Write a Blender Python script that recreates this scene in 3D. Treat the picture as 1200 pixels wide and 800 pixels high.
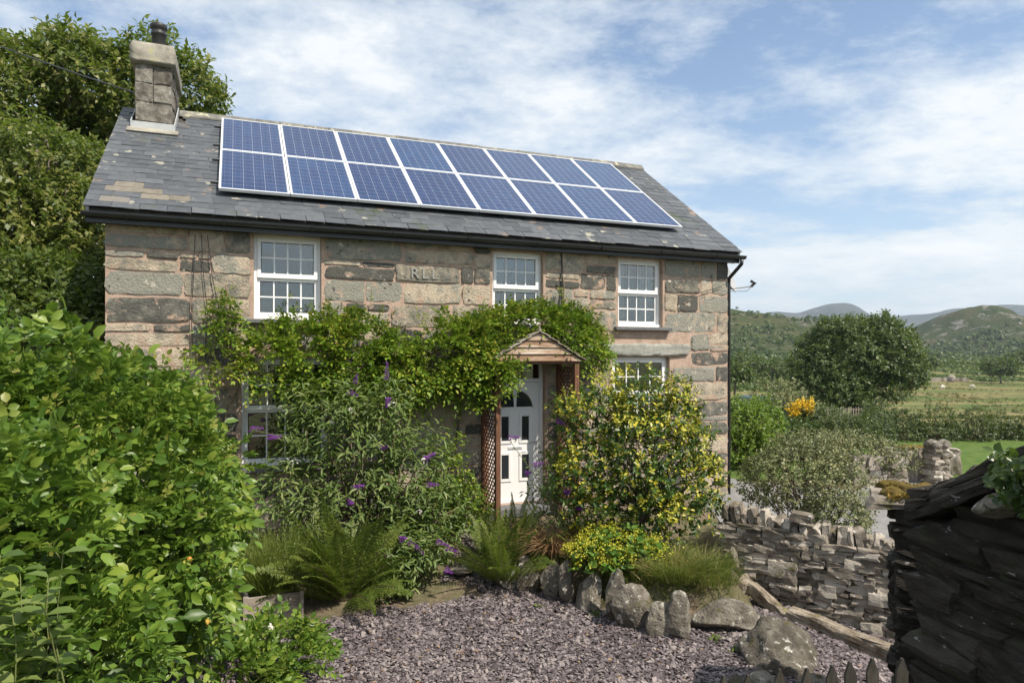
import bpy, bmesh, math, random
import numpy as np
from mathutils import Vector, Matrix

for o in list(bpy.data.objects):
    bpy.data.objects.remove(o)
R = math.radians
SC = bpy.context.scene
COL = SC.collection

# ------------------------------------------------------------------ camera
FPX, HOR, CAMZ = 821.5, 424.0, 3.0
cam_d = bpy.data.cameras.new('camera')
cam = bpy.data.objects.new('camera', cam_d)
COL.objects.link(cam)
cam.location = (0, 0, CAMZ)
cam.rotation_euler = (R(90), 0, 0)
cam_d.sensor_width = 36
cam_d.lens = FPX / 1200 * 36
cam_d.shift_y = 24 / 1200
cam_d.clip_start = 0.05
cam_d.clip_end = 20000
SC.camera = cam

# ------------------------------------------------------------------ sky and sun
SUN_AZ, SUN_EL = R(-39), R(52)          # direction towards the sun, angle from +X
sdir = Vector((math.cos(SUN_AZ) * math.cos(SUN_EL), math.sin(SUN_AZ) * math.cos(SUN_EL), math.sin(SUN_EL)))
world = bpy.data.worlds.new('World')
SC.world = world
world.use_nodes = True
wn, wl = world.node_tree.nodes, world.node_tree.links
wn.clear()


def wnode(t, **kw):
    n = wn.new(t)
    for k, v in kw.items():
        setattr(n, k, v)
    return n


def wmath(op, a, b=None, c=None):
    n = wnode('ShaderNodeMath', operation=op)
    for i, x in enumerate((a, b, c)):
        if x is None:
            continue
        if isinstance(x, (int, float)):
            n.inputs[i].default_value = x
        else:
            wl.new(x, n.inputs[i])
    return n.outputs[0]


sky = wnode('ShaderNodeTexSky', sky_type='NISHITA')
sky.sun_disc = False
sky.sun_elevation = SUN_EL
sky.sun_rotation = R(90) - SUN_AZ
sky.altitude = 60
sky.air_density = 1.0
sky.dust_density = 0.5
sky.ozone_density = 0.7
tc = wnode('ShaderNodeTexCoord')
sp = wnode('ShaderNodeSeparateXYZ')
wl.new(tc.outputs['Generated'], sp.inputs[0])
zc = wmath('ADD', wmath('MAXIMUM', sp.outputs['Z'], 0.0), 0.16)
cx = wmath('DIVIDE', sp.outputs['X'], zc)
cy = wmath('DIVIDE', sp.outputs['Y'], zc)
cmb = wnode('ShaderNodeCombineXYZ')
wl.new(cx, cmb.inputs[0]); wl.new(cy, cmb.inputs[1])
mp = wnode('ShaderNodeMapping')
mp.inputs['Rotation'].default_value = (0, 0, R(-24))
mp.inputs['Scale'].default_value = (1.0, 1.2, 1)
mp.inputs['Location'].default_value = (12.5, 4.4, 2.2)
wl.new(cmb.outputs[0], mp.inputs[0])
n1 = wnode('ShaderNodeTexNoise')
n1.inputs['Scale'].default_value = 0.95
n1.inputs['Detail'].default_value = 9
n1.inputs['Roughness'].default_value = 0.62
n1.inputs['Distortion'].default_value = 0.2
wl.new(mp.outputs[0], n1.inputs[0])
n2 = wnode('ShaderNodeTexNoise')
n2.inputs['Scale'].default_value = 4.2
n2.inputs['Detail'].default_value = 7
n2.inputs['Roughness'].default_value = 0.68
wl.new(mp.outputs[0], n2.inputs[0])
cl_f = wmath('ADD', wmath('MULTIPLY', n1.outputs[0], 0.70), wmath('MULTIPLY', n2.outputs[0], 0.30))
ramp = wnode('ShaderNodeValToRGB')
ramp.color_ramp.elements[0].position = 0.41
ramp.color_ramp.elements[0].color = (0.0, 0.0, 0.0, 1)
ramp.color_ramp.elements[1].position = 0.575
ramp.color_ramp.elements[1].color = (1, 1, 1, 1)
e = ramp.color_ramp.elements.new(0.49); e.color = (0.60, 0.60, 0.60, 1)
wl.new(cl_f, ramp.inputs[0])
# the cover thickens towards the horizon all the way round, as a cloud sheet does
hz = wmath('MULTIPLY_ADD', wmath('POWER', wmath('SUBTRACT', 1.0, wmath('MAXIMUM', sp.outputs['Z'], 0.0)), 6.0), 0.46, 0.0)
cfac = wmath('MINIMUM', wmath('ADD', ramp.outputs[0], hz), 1.0)
cfac = wmath('MULTIPLY', cfac, 0.92)
ccol = wnode('ShaderNodeMix', data_type='RGBA')
ccol.inputs['A'].default_value = (3.7, 4.4, 5.0, 1)
ccol.inputs['B'].default_value = (6.5, 6.5, 6.4, 1)
cr2 = wnode('ShaderNodeMapRange')
cr2.inputs['From Min'].default_value = 0.36; cr2.inputs['From Max'].default_value = 0.64
wl.new(cl_f, cr2.inputs['Value'])
wl.new(cr2.outputs[0], ccol.inputs['Factor'])
mixs = wnode('ShaderNodeMix', data_type='RGBA')
wl.new(cfac, mixs.inputs['Factor'])
wl.new(sky.outputs[0], mixs.inputs['A'])
wl.new(ccol.outputs['Result'], mixs.inputs['B'])
bg = wnode('ShaderNodeBackground')
bg.inputs['Strength'].default_value = 0.13
wl.new(mixs.outputs['Result'], bg.inputs['Color'])
wo = wnode('ShaderNodeOutputWorld')
wl.new(bg.outputs[0], wo.inputs['Surface'])

sun_d = bpy.data.lights.new('sun', 'SUN')
sun_d.energy = 5.0
sun_d.angle = R(0.55)
sun_d.color = (1.0, 0.91, 0.78)
sun = bpy.data.objects.new('sun', sun_d)
COL.objects.link(sun)
sun.location = (10, -10, 30)
sun.rotation_euler = (-sdir).to_track_quat('-Z', 'Y').to_euler()

SC.view_settings.view_transform = 'Standard'
SC.view_settings.look = 'None'
SC.view_settings.exposure = 0.45
SC.view_settings.gamma = 1.0
SC.view_settings.use_curve_mapping = False
SC.render.engine = 'CYCLES'
SC.cycles.max_bounces = 8
SC.cycles.transparent_max_bounces = 12
SC.cycles.volume_bounces = 0

# ------------------------------------------------------------------ helpers
rnd = random.Random(7)
RNG = np.random.default_rng(11)


def at(px, py, D):
    """point of the place seen at photo pixel (px, py) at depth D metres"""
    return Vector(((px - 600) / FPX * D, D, CAMZ - (py - HOR) / FPX * D))


def sm(a, b, x):
    t = np.clip((np.asarray(x, float) - a) / (b - a), 0, 1)
    return t * t * (3 - 2 * t)


def link(o, parent=None):
    COL.objects.link(o)
    if parent:
        o.parent = parent
    return o


def tag(o, label=None, cat=None, group=None, kind=None):
    if label: o['label'] = label
    if cat: o['category'] = cat
    if group: o['group'] = group
    if kind: o['kind'] = kind
    return o


def empty(name, loc=(0, 0, 0), rz=0.0, label=None, cat=None, group=None):
    o = bpy.data.objects.new(name, None)
    o.empty_display_size = 0.1
    o.location = loc
    o.rotation_euler = (0, 0, rz)
    link(o)
    return tag(o, label, cat, group)


def mesh_np(name, V, F, m=None, smooth=False):
    """V (n,3), F (k,q) array or list of such arrays"""
    V = np.asarray(V, dtype=np.float32)
    Fs = F if isinstance(F, list) else [F]
    Fs = [np.asarray(f, dtype=np.int32) for f in Fs if len(f)]
    me = bpy.data.meshes.new(name)
    me.vertices.add(len(V))
    me.vertices.foreach_set('co', V.ravel())
    idx = np.concatenate([f.ravel() for f in Fs])
    tot = np.concatenate([np.full(len(f), f.shape[1], np.int32) for f in Fs])
    st = np.concatenate([[0], np.cumsum(tot)[:-1]]).astype(np.int32)
    me.loops.add(len(idx))
    me.loops.foreach_set('vertex_index', idx)
    me.polygons.add(len(tot))
    me.polygons.foreach_set('loop_start', st)
    me.update(calc_edges=True)
    me.validate()
    if smooth:
        me.polygons.foreach_set('use_smooth', np.ones(len(me.polygons), bool))
    if m: me.materials.append(m)
    return me


def obj(name, me, parent=None, loc=None):
    o = bpy.data.objects.new(name, me)
    if loc is not None: o.location = loc
    return link(o, parent)


class MB:
    """collects shapes into one mesh"""
    def __init__(s):
        s.V, s.F = [], []

    def add(s, V, F):
        b = len(s.V)
        s.V += [tuple(v) for v in V]
        s.F += [tuple(b + i for i in f) for f in F]
        return s

    def box(s, x0, x1, y0, y1, z0, z1, M=None):
        V = [(x, y, z) for z in (z0, z1) for y in (y0, y1) for x in (x0, x1)]
        if M is not None: V = [M @ Vector(v) for v in V]
        return s.add(V, [(0, 2, 3, 1), (4, 5, 7, 6), (0, 1, 5, 4), (2, 6, 7, 3), (0, 4, 6, 2), (1, 3, 7, 5)])

    def beam(s, a, b, w, h, up=(0, 0, 1)):
        a, b = Vector(a), Vector(b)
        d = (b - a).normalized()
        sd = d.cross(Vector(up))
        if sd.length < 1e-4: sd = d.cross(Vector((1, 0, 0)))
        sd.normalize()
        u = sd.cross(d).normalized()
        V = []
        for p in (a, b):
            for i, j in ((-1, -1), (1, -1), (1, 1), (-1, 1)):
                V.append(p + sd * (i * w / 2) + u * (j * h / 2))
        return s.add(V, [(3, 2, 1, 0), (4, 5, 6, 7), (0, 1, 5, 4), (1, 2, 6, 5), (2, 3, 7, 6), (3, 0, 4, 7)])

    def tube(s, pts, rad, n=8, cap=True):
        pts = [Vector(p) for p in pts]
        if isinstance(rad, (int, float)): rad = [rad] * len(pts)
        V, F = [], []
        ref = Vector((0.13, 0.21, 1)).normalized()
        for i, p in enumerate(pts):
            d = (pts[min(i + 1, len(pts) - 1)] - pts[max(i - 1, 0)]).normalized()
            a = d.cross(ref)
            if a.length < 0.05: a = d.cross(Vector((1, 0, 0)))
            a.normalize()
            b = d.cross(a)
            for k in range(n):
                t = 2 * math.pi * k / n
                V.append(p + (a * math.cos(t) + b * math.sin(t)) * rad[i])
        for i in range(len(pts) - 1):
            for k in range(n):
                k2 = (k + 1) % n
                F.append((i * n + k, i * n + k2, (i + 1) * n + k2, (i + 1) * n + k))
        if cap:
            F.append(tuple(range(n - 1, -1, -1)))
            F.append(tuple((len(pts) - 1) * n + k for k in range(n)))
        return s.add(V, F)

    def lathe(s, prof, n=24, c=(0, 0, 0)):
        V, F = [], []
        for r, z in prof:
            for k in range(n):
                t = 2 * math.pi * k / n
                V.append((c[0] + r * math.cos(t), c[1] + r * math.sin(t), c[2] + z))
        for i in range(len(prof) - 1):
            for k in range(n):
                k2 = (k + 1) % n
                F.append((i * n + k, i * n + k2, (i + 1) * n + k2, (i + 1) * n + k))
        return s.add(V, F)

    def prism(s, poly, y0, y1):
        """polygon in xz, extruded along y"""
        n = len(poly)
        V = [(x, y0, z) for x, z in poly] + [(x, y1, z) for x, z in poly]
        F = [tuple(range(n)), tuple(range(2 * n - 1, n - 1, -1))]
        F += [(i, i + n, (i + 1) % n + n, (i + 1) % n) for i in range(n)]
        return s.add(V, F)

    def mesh(s, name, m=None, smooth=False):
        me = bpy.data.meshes.new(name)
        me.from_pydata([tuple(v) for v in s.V], [], s.F)
        me.validate()
        if m: me.materials.append(m)
        if smooth:
            for p in me.polygons: p.use_smooth = True
        return me

    def build(s, name, m, parent=None, smooth=False, bevel=0.0, loc=None):
        o = obj(name, s.mesh(name, m, smooth), parent, loc)
        if bevel:
            b = o.modifiers.new('bevel', 'BEVEL')
            b.width = bevel; b.segments = 2; b.limit_method = 'ANGLE'
        return o


# ------------------------------------------------------------------ materials
def nt(name):
    m = bpy.data.materials.new(name)
    m.use_nodes = True
    t = m.node_tree
    t.nodes.clear()
    out = t.nodes.new('ShaderNodeOutputMaterial')
    return m, t.nodes, t.links, out


def setin(l, sock, v):
    if isinstance(v, (int, float)):
        sock.default_value = v
    elif isinstance(v, (tuple, list)):
        sock.default_value = v if len(v) != 3 else tuple(v) + (1,)
    else:
        l.new(v, sock)


def mth(n, l, op, a, b=None, c=None):
    x = n.new('ShaderNodeMath'); x.operation = op
    for i, v in enumerate((a, b, c)):
        if v is not None: setin(l, x.inputs[i], v)
    return x.outputs[0]


def mixc(n, l, f, a, b, mode='MIX'):
    x = n.new('ShaderNodeMix'); x.data_type = 'RGBA'; x.blend_type = mode
    setin(l, x.inputs['Factor'], f); setin(l, x.inputs['A'], a); setin(l, x.inputs['B'], b)
    return x.outputs['Result']


def ntex(n, l, vec, scale, detail=5, rough=0.55, dist=0.0):
    x = n.new('ShaderNodeTexNoise')
    x.inputs['Scale'].default_value = scale
    x.inputs['Detail'].default_value = detail
    x.inputs['Roughness'].default_value = rough
    x.inputs['Distortion'].default_value = dist
    if vec is not None: l.new(vec, x.inputs['Vector'])
    return x.outputs['Fac']


def cramp(n, l, f, cols, pos=None):
    x = n.new('ShaderNodeValToRGB')
    r = x.color_ramp
    k = len(cols)
    pos = pos or [i / (k - 1) for i in range(k)]
    while len(r.elements) < k: r.elements.new(0.5)
    for i, c in enumerate(cols):
        r.elements[i].position = pos[i]
        r.elements[i].color = tuple(c) + (1,)
    l.new(f, x.inputs[0])
    return x.outputs[0]


def pmat(name, cols, scale=5, contrast=1.6, rough=0.85, spec=0.3, bump=0.3, bscale=45, bdist=0.01,
         rand=None, ramt=0.6, spots=(), coord='pos', stretch=None, metal=0.0, coat=0.0):
    m, n, l, out = nt(name)
    if coord == 'pos':
        vec = n.new('ShaderNodeNewGeometry').outputs['Position']
    else:
        vec = n.new('ShaderNodeTexCoord').outputs['Object']
    if stretch:
        mpn = n.new('ShaderNodeMapping'); mpn.inputs['Scale'].default_value = stretch
        l.new(vec, mpn.inputs[0]); vec = mpn.outputs[0]
    f = ntex(n, l, vec, scale, 8, 0.62)
    f = mth(n, l, 'MULTIPLY_ADD', mth(n, l, 'SUBTRACT', f, 0.5), contrast, 0.5)
    if rand:
        if rand == 'object': rv = n.new('ShaderNodeObjectInfo').outputs['Random']
        else: rv = n.new('ShaderNodeNewGeometry').outputs['Random Per Island']
        f = mth(n, l, 'ADD', f, mth(n, l, 'MULTIPLY', mth(n, l, 'SUBTRACT', rv, 0.5), ramt))
    c = cramp(n, l, f, cols)
    for sc_, sscale, th, soft in spots:
        g = ntex(n, l, vec, sscale, 5, 0.6)
        mk = n.new('ShaderNodeMapRange')
        mk.inputs['From Min'].default_value = th; mk.inputs['From Max'].default_value = th + soft
        l.new(g, mk.inputs['Value'])
        c = mixc(n, l, mk.outputs[0], c, sc_)
    b = n.new('ShaderNodeBsdfPrincipled')
    l.new(c, b.inputs['Base Color'])
    b.inputs['Roughness'].default_value = rough
    b.inputs['Specular IOR Level'].default_value = spec
    b.inputs['Metallic'].default_value = metal
    b.inputs['Coat Weight'].default_value = coat
    if bump:
        g = ntex(n, l, vec, bscale, 8, 0.65)
        bp = n.new('ShaderNodeBump')
        bp.inputs['Strength'].default_value = bump
        bp.inputs['Distance'].default_value = bdist
        l.new(g, bp.inputs['Height'])
        l.new(bp.outputs[0], b.inputs['Normal'])
    l.new(b.outputs[0], out.inputs['Surface'])
    return m


def leafmat(name, cols, trans=0.32, rough=0.42, spec=0.4, big=0.7, pos=None, tcol=None):
    """leaf: every leaf (mesh island) draws its own tone; broad drifts of tone through the plant"""
    m, n, l, out = nt(name)
    g = n.new('ShaderNodeNewGeometry')
    r = g.outputs['Random Per Island']
    nz = ntex(n, l, g.outputs['Position'], big, 3)
    f = mth(n, l, 'ADD', mth(n, l, 'MULTIPLY', r, 0.75), mth(n, l, 'MULTIPLY_ADD', nz, 0.9, -0.32))
    c = cramp(n, l, f, cols, pos)
    b = n.new('ShaderNodeBsdfPrincipled')
    l.new(c, b.inputs['Base Color'])
    b.inputs['Roughness'].default_value = rough
    b.inputs['Specular IOR Level'].default_value = spec
    tr = n.new('ShaderNodeBsdfTranslucent')
    l.new(mixc(n, l, 0.55, c, tcol or (0.22, 0.36, 0.03)), tr.inputs['Color'])
    mx = n.new('ShaderNodeMixShader')
    mx.inputs[0].default_value = trans
    l.new(b.outputs[0], mx.inputs[1]); l.new(tr.outputs[0], mx.inputs[2])
    l.new(mx.outputs[0], out.inputs['Surface'])
    return m


M = {}
M['stone'] = pmat('facade_stone', [(0.095, 0.094, 0.082), (0.185, 0.178, 0.148), (0.34, 0.295, 0.225), (0.49, 0.41, 0.31), (0.26, 0.255, 0.215)],
                  scale=5, contrast=1.6, rand='object', ramt=1.45, bump=1.0, bscale=30, bdist=0.03,
                  spots=[((0.55, 0.52, 0.44), 9, 0.62, 0.07), ((0.07, 0.07, 0.065), 12, 0.62, 0.06), ((0.42, 0.30, 0.225), 4.5, 0.575, 0.09)])
M['mortar'] = pmat('mortar', [(0.22, 0.165, 0.128), (0.42, 0.305, 0.235), (0.53, 0.41, 0.325)], scale=7, bump=0.9, bscale=50, bdist=0.02,
                   spots=[((0.28, 0.26, 0.22), 3, 0.60, 0.12)])
M['sidewall'] = pmat('rubble_gable', [(0.18, 0.17, 0.15), (0.36, 0.31, 0.26), (0.42, 0.33, 0.26)], scale=3, bump=0.9, bscale=8, bdist=0.05)
M['lintel'] = pmat('lintel_stone', [(0.17, 0.18, 0.165), (0.30, 0.30, 0.265), (0.38, 0.36, 0.31)], scale=14, bump=0.9, bscale=40, bdist=0.02)
M['chimney'] = pmat('chimney_stone', [(0.036, 0.032, 0.027), (0.085, 0.074, 0.062), (0.15, 0.137, 0.117), (0.27, 0.255, 0.22)], scale=7, contrast=2.0, rand='object', ramt=0.7, bump=0.8, bscale=28, bdist=0.02,
                    spots=[((0.36, 0.345, 0.30), 9, 0.62, 0.06)])
M['cap'] = pmat('cap_render', [(0.15, 0.14, 0.115), (0.29, 0.27, 0.225), (0.40, 0.38, 0.32)], scale=5, contrast=2.0, bump=0.9, bscale=30, spots=[((0.36, 0.34, 0.19), 5, 0.6, 0.1)])
M['lead'] = pmat('lead_flashing', [(0.30, 0.32, 0.33), (0.50, 0.52, 0.52)], scale=8, rough=0.55, bump=0.15)
M['slate'] = pmat('roof_slate', [(0.046, 0.052, 0.060), (0.070, 0.078, 0.088), (0.104, 0.112, 0.122)], scale=9, contrast=1.4, rand='object', ramt=0.6, rough=0.55, spec=0.45,
                  bump=0.35, bscale=30, bdist=0.006, spots=[((0.28, 0.27, 0.22), 4.2, 0.645, 0.03), ((0.20, 0.15, 0.12), 2.3, 0.62, 0.08), ((0.06, 0.075, 0.05), 1.6, 0.62, 0.08)])
M['slate_i'] = pmat('roof_slate_covered', [(0.046, 0.052, 0.060), (0.070, 0.078, 0.088), (0.104, 0.112, 0.122)], scale=9, contrast=1.2, rand='island', ramt=0.9, rough=0.55, spec=0.45, bump=0.35, bscale=30)
M['slate_pale'] = pmat('pale_slate', [(0.12, 0.108, 0.088), (0.19, 0.168, 0.135), (0.15, 0.145, 0.138)], scale=9, rand='object', ramt=0.8, rough=0.7, bump=0.3)
M['ridge'] = pmat('ridge_tile', [(0.09, 0.09, 0.085), (0.16, 0.158, 0.145), (0.26, 0.25, 0.21)], scale=7, rand='object', bump=0.5, spots=[((0.42, 0.40, 0.28), 8, 0.6, 0.06)])
M['black_pvc'] = pmat('black_plastic', [(0.012, 0.014, 0.016), (0.03, 0.033, 0.035)], scale=6, rough=0.38, spec=0.5, bump=0.05)
M['pot'] = pmat('clay_pot_black', [(0.018, 0.018, 0.02), (0.05, 0.048, 0.048)], scale=8, rough=0.45, bump=0.15)
M['upvc'] = pmat('white_upvc', [(0.74, 0.75, 0.76), (0.82, 0.82, 0.81)], scale=3, rough=0.28, spec=0.5, bump=0.02)
M['slab'] = pmat('sill_slate', [(0.09, 0.095, 0.10), (0.17, 0.17, 0.17)], scale=9, rough=0.6, bump=0.3)
M['alu'] = pmat('panel_aluminium', [(0.70, 0.72, 0.74), (0.82, 0.83, 0.84)], scale=4, rough=0.35, spec=0.5, bump=0.03, metal=0.35)
M['rail'] = pmat('rail_metal', [(0.10, 0.10, 0.10), (0.22, 0.22, 0.22)], scale=6, rough=0.5, metal=0.6, bump=0.1)
M['oldwood'] = pmat('weathered_wood', [(0.14, 0.072, 0.045), (0.24, 0.145, 0.09), (0.36, 0.27, 0.195), (0.50, 0.44, 0.37)], scale=3.2, contrast=2.0, stretch=(1, 1, 9), bump=0.5, bscale=30, rand='object', ramt=0.4)
M['brownwood'] = pmat('brown_stained_wood', [(0.055, 0.026, 0.016), (0.15, 0.072, 0.042), (0.24, 0.13, 0.08)], scale=5, stretch=(6, 6, 1), bump=0.3, bscale=25)
M['greywood'] = pmat('grey_weathered_wood', [(0.14, 0.115, 0.09), (0.28, 0.245, 0.20), (0.42, 0.38, 0.32)], scale=4, stretch=(3, 3, 9), bump=0.6, bscale=30, rand='object', ramt=0.5)
M['log'] = pmat('rotting_sleeper', [(0.08, 0.06, 0.042), (0.18, 0.145, 0.105), (0.30, 0.255, 0.20), (0.42, 0.375, 0.31)], scale=5, contrast=2.2, bump=0.9, bscale=22, bdist=0.03,
                spots=[((0.17, 0.16, 0.035), 4, 0.60, 0.08)])
M['picket'] = pmat('picket_wood', [(0.022, 0.02, 0.016), (0.05, 0.045, 0.036), (0.09, 0.08, 0.062)], scale=8, stretch=(5, 5, 1), bump=0.5, bscale=35)
M['boulder'] = pmat('boulder_granite', [(0.09, 0.078, 0.060), (0.20, 0.178, 0.145), (0.34, 0.31, 0.26)], scale=6, contrast=2.4, bump=1.0, bscale=30, bdist=0.05, rand='object', ramt=0.5,
                    spots=[((0.56, 0.54, 0.48), 12, 0.60, 0.05), ((0.11, 0.10, 0.04), 5, 0.60, 0.08), ((0.07, 0.065, 0.055), 22, 0.58, 0.07)])
M['dry'] = pmat('dry_stone', [(0.10, 0.085, 0.065), (0.20, 0.172, 0.138), (0.32, 0.28, 0.23), (0.46, 0.42, 0.36)], scale=7, contrast=1.5, bump=1.0, bscale=34, bdist=0.02, rand='object', ramt=0.9,
                spots=[((0.63, 0.60, 0.55), 8, 0.645, 0.03), ((0.13, 0.12, 0.045), 3.6, 0.62, 0.07)])
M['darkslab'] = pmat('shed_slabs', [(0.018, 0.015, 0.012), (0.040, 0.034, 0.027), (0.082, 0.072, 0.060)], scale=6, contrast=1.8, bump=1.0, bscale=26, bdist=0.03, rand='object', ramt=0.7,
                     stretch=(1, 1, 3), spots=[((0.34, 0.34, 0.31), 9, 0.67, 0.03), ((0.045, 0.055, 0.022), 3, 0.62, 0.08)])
M['core'] = pmat('wall_core', [(0.03, 0.026, 0.02), (0.07, 0.06, 0.05)], scale=9, bump=0.8)
M['gravelbed'] = pmat('slate_gravel', [(0.055, 0.045, 0.045), (0.12, 0.10, 0.10), (0.19, 0.165, 0.16)], scale=55, contrast=2.2, bump=1.0, bscale=70, bdist=0.03)
M['chips'] = pmat('slate_chips', [(0.050, 0.041, 0.043), (0.105, 0.086, 0.090), (0.155, 0.130, 0.136), (0.26, 0.225, 0.215)], scale=1.4, contrast=1.5, rand='island', ramt=1.1, rough=0.7, bump=0.3, bscale=90,
                  spots=[((0.26, 0.17, 0.12), 1.3, 0.66, 0.06)])
M['tarmac'] = pmat('path_tarmac', [(0.13, 0.125, 0.12), (0.20, 0.195, 0.19), (0.27, 0.26, 0.255)], scale=9, bump=0.5, bscale=90)
M['terracotta'] = pmat('cream_lamp', [(0.55, 0.42, 0.28), (0.66, 0.52, 0.36)], scale=6, rough=0.5)
M['dish'] = pmat('dish_grey', [(0.28, 0.29, 0.30), (0.40, 0.41, 0.42)], scale=3, rough=0.45, bump=0.05)
M['moss'] = pmat('moss', [(0.06, 0.042, 0.010), (0.14, 0.10, 0.02), (0.24, 0.165, 0.04)], scale=12, contrast=2, bump=1.0, bscale=70, bdist=0.03, rough=0.95)
M['bark'] = pmat('bark', [(0.05, 0.04, 0.03), (0.12, 0.10, 0.08), (0.18, 0.155, 0.125)], scale=6, stretch=(3, 3, 0.7), bump=0.8, bscale=22)
M['twig'] = pmat('twig', [(0.07, 0.05, 0.032), (0.17, 0.13, 0.085), (0.25, 0.20, 0.14)], scale=8, bump=0.3)
M['greenstem'] = pmat('green_stem', [(0.08, 0.10, 0.03), (0.16, 0.18, 0.06)], scale=8, bump=0.2)
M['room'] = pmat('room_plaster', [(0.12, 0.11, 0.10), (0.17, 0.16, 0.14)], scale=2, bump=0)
M['curtain'] = pmat('curtain', [(0.50, 0.47, 0.42), (0.62, 0.60, 0.55)], scale=4, stretch=(8, 8, 0.5), bump=0.3)
M['carpaint'] = pmat('car_paint', [(0.02, 0.07, 0.06), (0.025, 0.085, 0.075)], scale=1, rough=0.25, spec=0.5, bump=0, coat=0.7)
M['tyre'] = pmat('tyre_rubber', [(0.012, 0.012, 0.012), (0.03, 0.03, 0.03)], scale=5, rough=0.8)
M['carglass'] = pmat('car_glass', [(0.02, 0.025, 0.03), (0.03, 0.035, 0.04)], scale=1, rough=0.06, spec=0.6, bump=0)
M['woolwhite'] = pmat('fleece', [(0.50, 0.47, 0.40), (0.66, 0.63, 0.56)], scale=8, bump=0.6, bscale=30)
M['brownhide'] = pmat('brown_hide', [(0.09, 0.035, 0.018), (0.16, 0.065, 0.035)], scale=5, bump=0.2)

# leaves
M['rose'] = leafmat('rose_leaf', [(0.049, 0.099, 0.014), (0.092, 0.171, 0.024), (0.162, 0.252, 0.035), (0.289, 0.342, 0.059)], trans=0.34, rough=0.40, big=1.1)
M['wist'] = leafmat('wisteria_leaf', [(0.044, 0.095, 0.011), (0.099, 0.180, 0.015), (0.184, 0.271, 0.023), (0.400, 0.358, 0.059)], trans=0.30, big=1.4)
M['budd'] = leafmat('buddleia_leaf', [(0.041, 0.076, 0.016), (0.085, 0.137, 0.029), (0.131, 0.184, 0.045), (0.211, 0.247, 0.081)], trans=0.25, rough=0.5, big=1.2)
M['fern'] = leafmat('fern_leaf', [(0.081, 0.125, 0.020), (0.132, 0.176, 0.029), (0.196, 0.219, 0.045)], trans=0.34, rough=0.5, big=2)
M['holly'] = leafmat('holly_leaf', [(0.020, 0.051, 0.010), (0.036, 0.082, 0.013), (0.066, 0.117, 0.014), (0.562, 0.463, 0.036), (0.600, 0.600, 0.093)], trans=0.18, rough=0.38, spec=0.4, big=1.6,
                     pos=[0, 0.30, 0.66, 0.90, 1.0])
M['goldleaf'] = leafmat('gold_leaf', [(0.110, 0.152, 0.016), (0.294, 0.304, 0.024), (0.460, 0.437, 0.048), (0.552, 0.522, 0.112)], trans=0.22, rough=0.4, spec=0.4, big=2, tcol=(0.5, 0.45, 0.05))
M['greyleaf'] = leafmat('grey_green_leaf', [(0.052, 0.072, 0.024), (0.110, 0.132, 0.049), (0.188, 0.204, 0.084), (0.334, 0.319, 0.158)], trans=0.18, rough=0.5, big=1.6, tcol=(0.22, 0.24, 0.08))
M['tree_far'] = leafmat('oak_leaf', [(0.030, 0.058, 0.014), (0.059, 0.092, 0.020), (0.110, 0.135, 0.030)], trans=0.22, rough=0.5, big=0.25)
M['ash'] = leafmat('ash_leaf', [(0.046, 0.075, 0.012), (0.086, 0.121, 0.022), (0.158, 0.176, 0.037), (0.244, 0.220, 0.059)], trans=0.32, rough=0.45, big=0.45)
M['thorn'] = leafmat('hawthorn_leaf', [(0.031, 0.058, 0.013), (0.065, 0.102, 0.020), (0.125, 0.150, 0.028)], trans=0.26, rough=0.45, big=0.6)
M['hedge'] = leafmat('hedge_leaf', [(0.028, 0.048, 0.017), (0.057, 0.079, 0.025), (0.108, 0.121, 0.037)], trans=0.2, rough=0.5, big=0.8)
M['bright'] = leafmat('bright_leaf', [(0.052, 0.100, 0.012), (0.115, 0.190, 0.020), (0.207, 0.280, 0.040)], trans=0.35, big=0.9)
M['mantle'] = leafmat('mantle_leaf', [(0.06, 0.14, 0.02), (0.10, 0.20, 0.03), (0.16, 0.25, 0.05)], trans=0.3, rough=0.55, big=3)
M['mantleflower'] = leafmat('mantle_flower', [(0.32, 0.34, 0.02), (0.48, 0.46, 0.03), (0.60, 0.55, 0.08)], trans=0.25, rough=0.6, big=4, tcol=(0.5, 0.5, 0.05))
M['grass'] = leafmat('grass_blade', [(0.061, 0.100, 0.016), (0.121, 0.152, 0.027), (0.242, 0.228, 0.068), (0.396, 0.285, 0.135)], trans=0.3, rough=0.5, big=2, pos=[0, 0.4, 0.75, 1])
M['sedge'] = leafmat('dry_sedge', [(0.16, 0.085, 0.045), (0.30, 0.18, 0.09), (0.42, 0.29, 0.15), (0.14, 0.17, 0.04)], trans=0.25, rough=0.55, big=3, pos=[0, 0.4, 0.8, 1], tcol=(0.3, 0.2, 0.08))
M['mosstuft'] = leafmat('moss_tuft', [(0.100, 0.070, 0.012), (0.190, 0.135, 0.022), (0.300, 0.200, 0.050)], trans=0.2, rough=0.8, big=4, tcol=(0.3, 0.2, 0.03))
M['rush'] = leafmat('rush', [(0.06, 0.075, 0.02), (0.11, 0.115, 0.035), (0.19, 0.16, 0.07)], trans=0.2, rough=0.6, big=.2)
M['ivy'] = leafmat('ivy_leaf', [(0.021, 0.045, 0.013), (0.040, 0.077, 0.016), (0.081, 0.117, 0.027)], trans=0.25, rough=0.35, big=3)
M['purple'] = leafmat('buddleia_flower', [(0.16, 0.035, 0.26), (0.26, 0.06, 0.40), (0.36, 0.10, 0.50)], trans=0.2, rough=0.6, big=5, tcol=(0.35, 0.1, 0.5))
M['white_f'] = leafmat('white_petal', [(0.60, 0.57, 0.50), (0.70, 0.68, 0.62)], trans=0.2, rough=0.6, tcol=(0.7, 0.68, 0.6))
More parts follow.
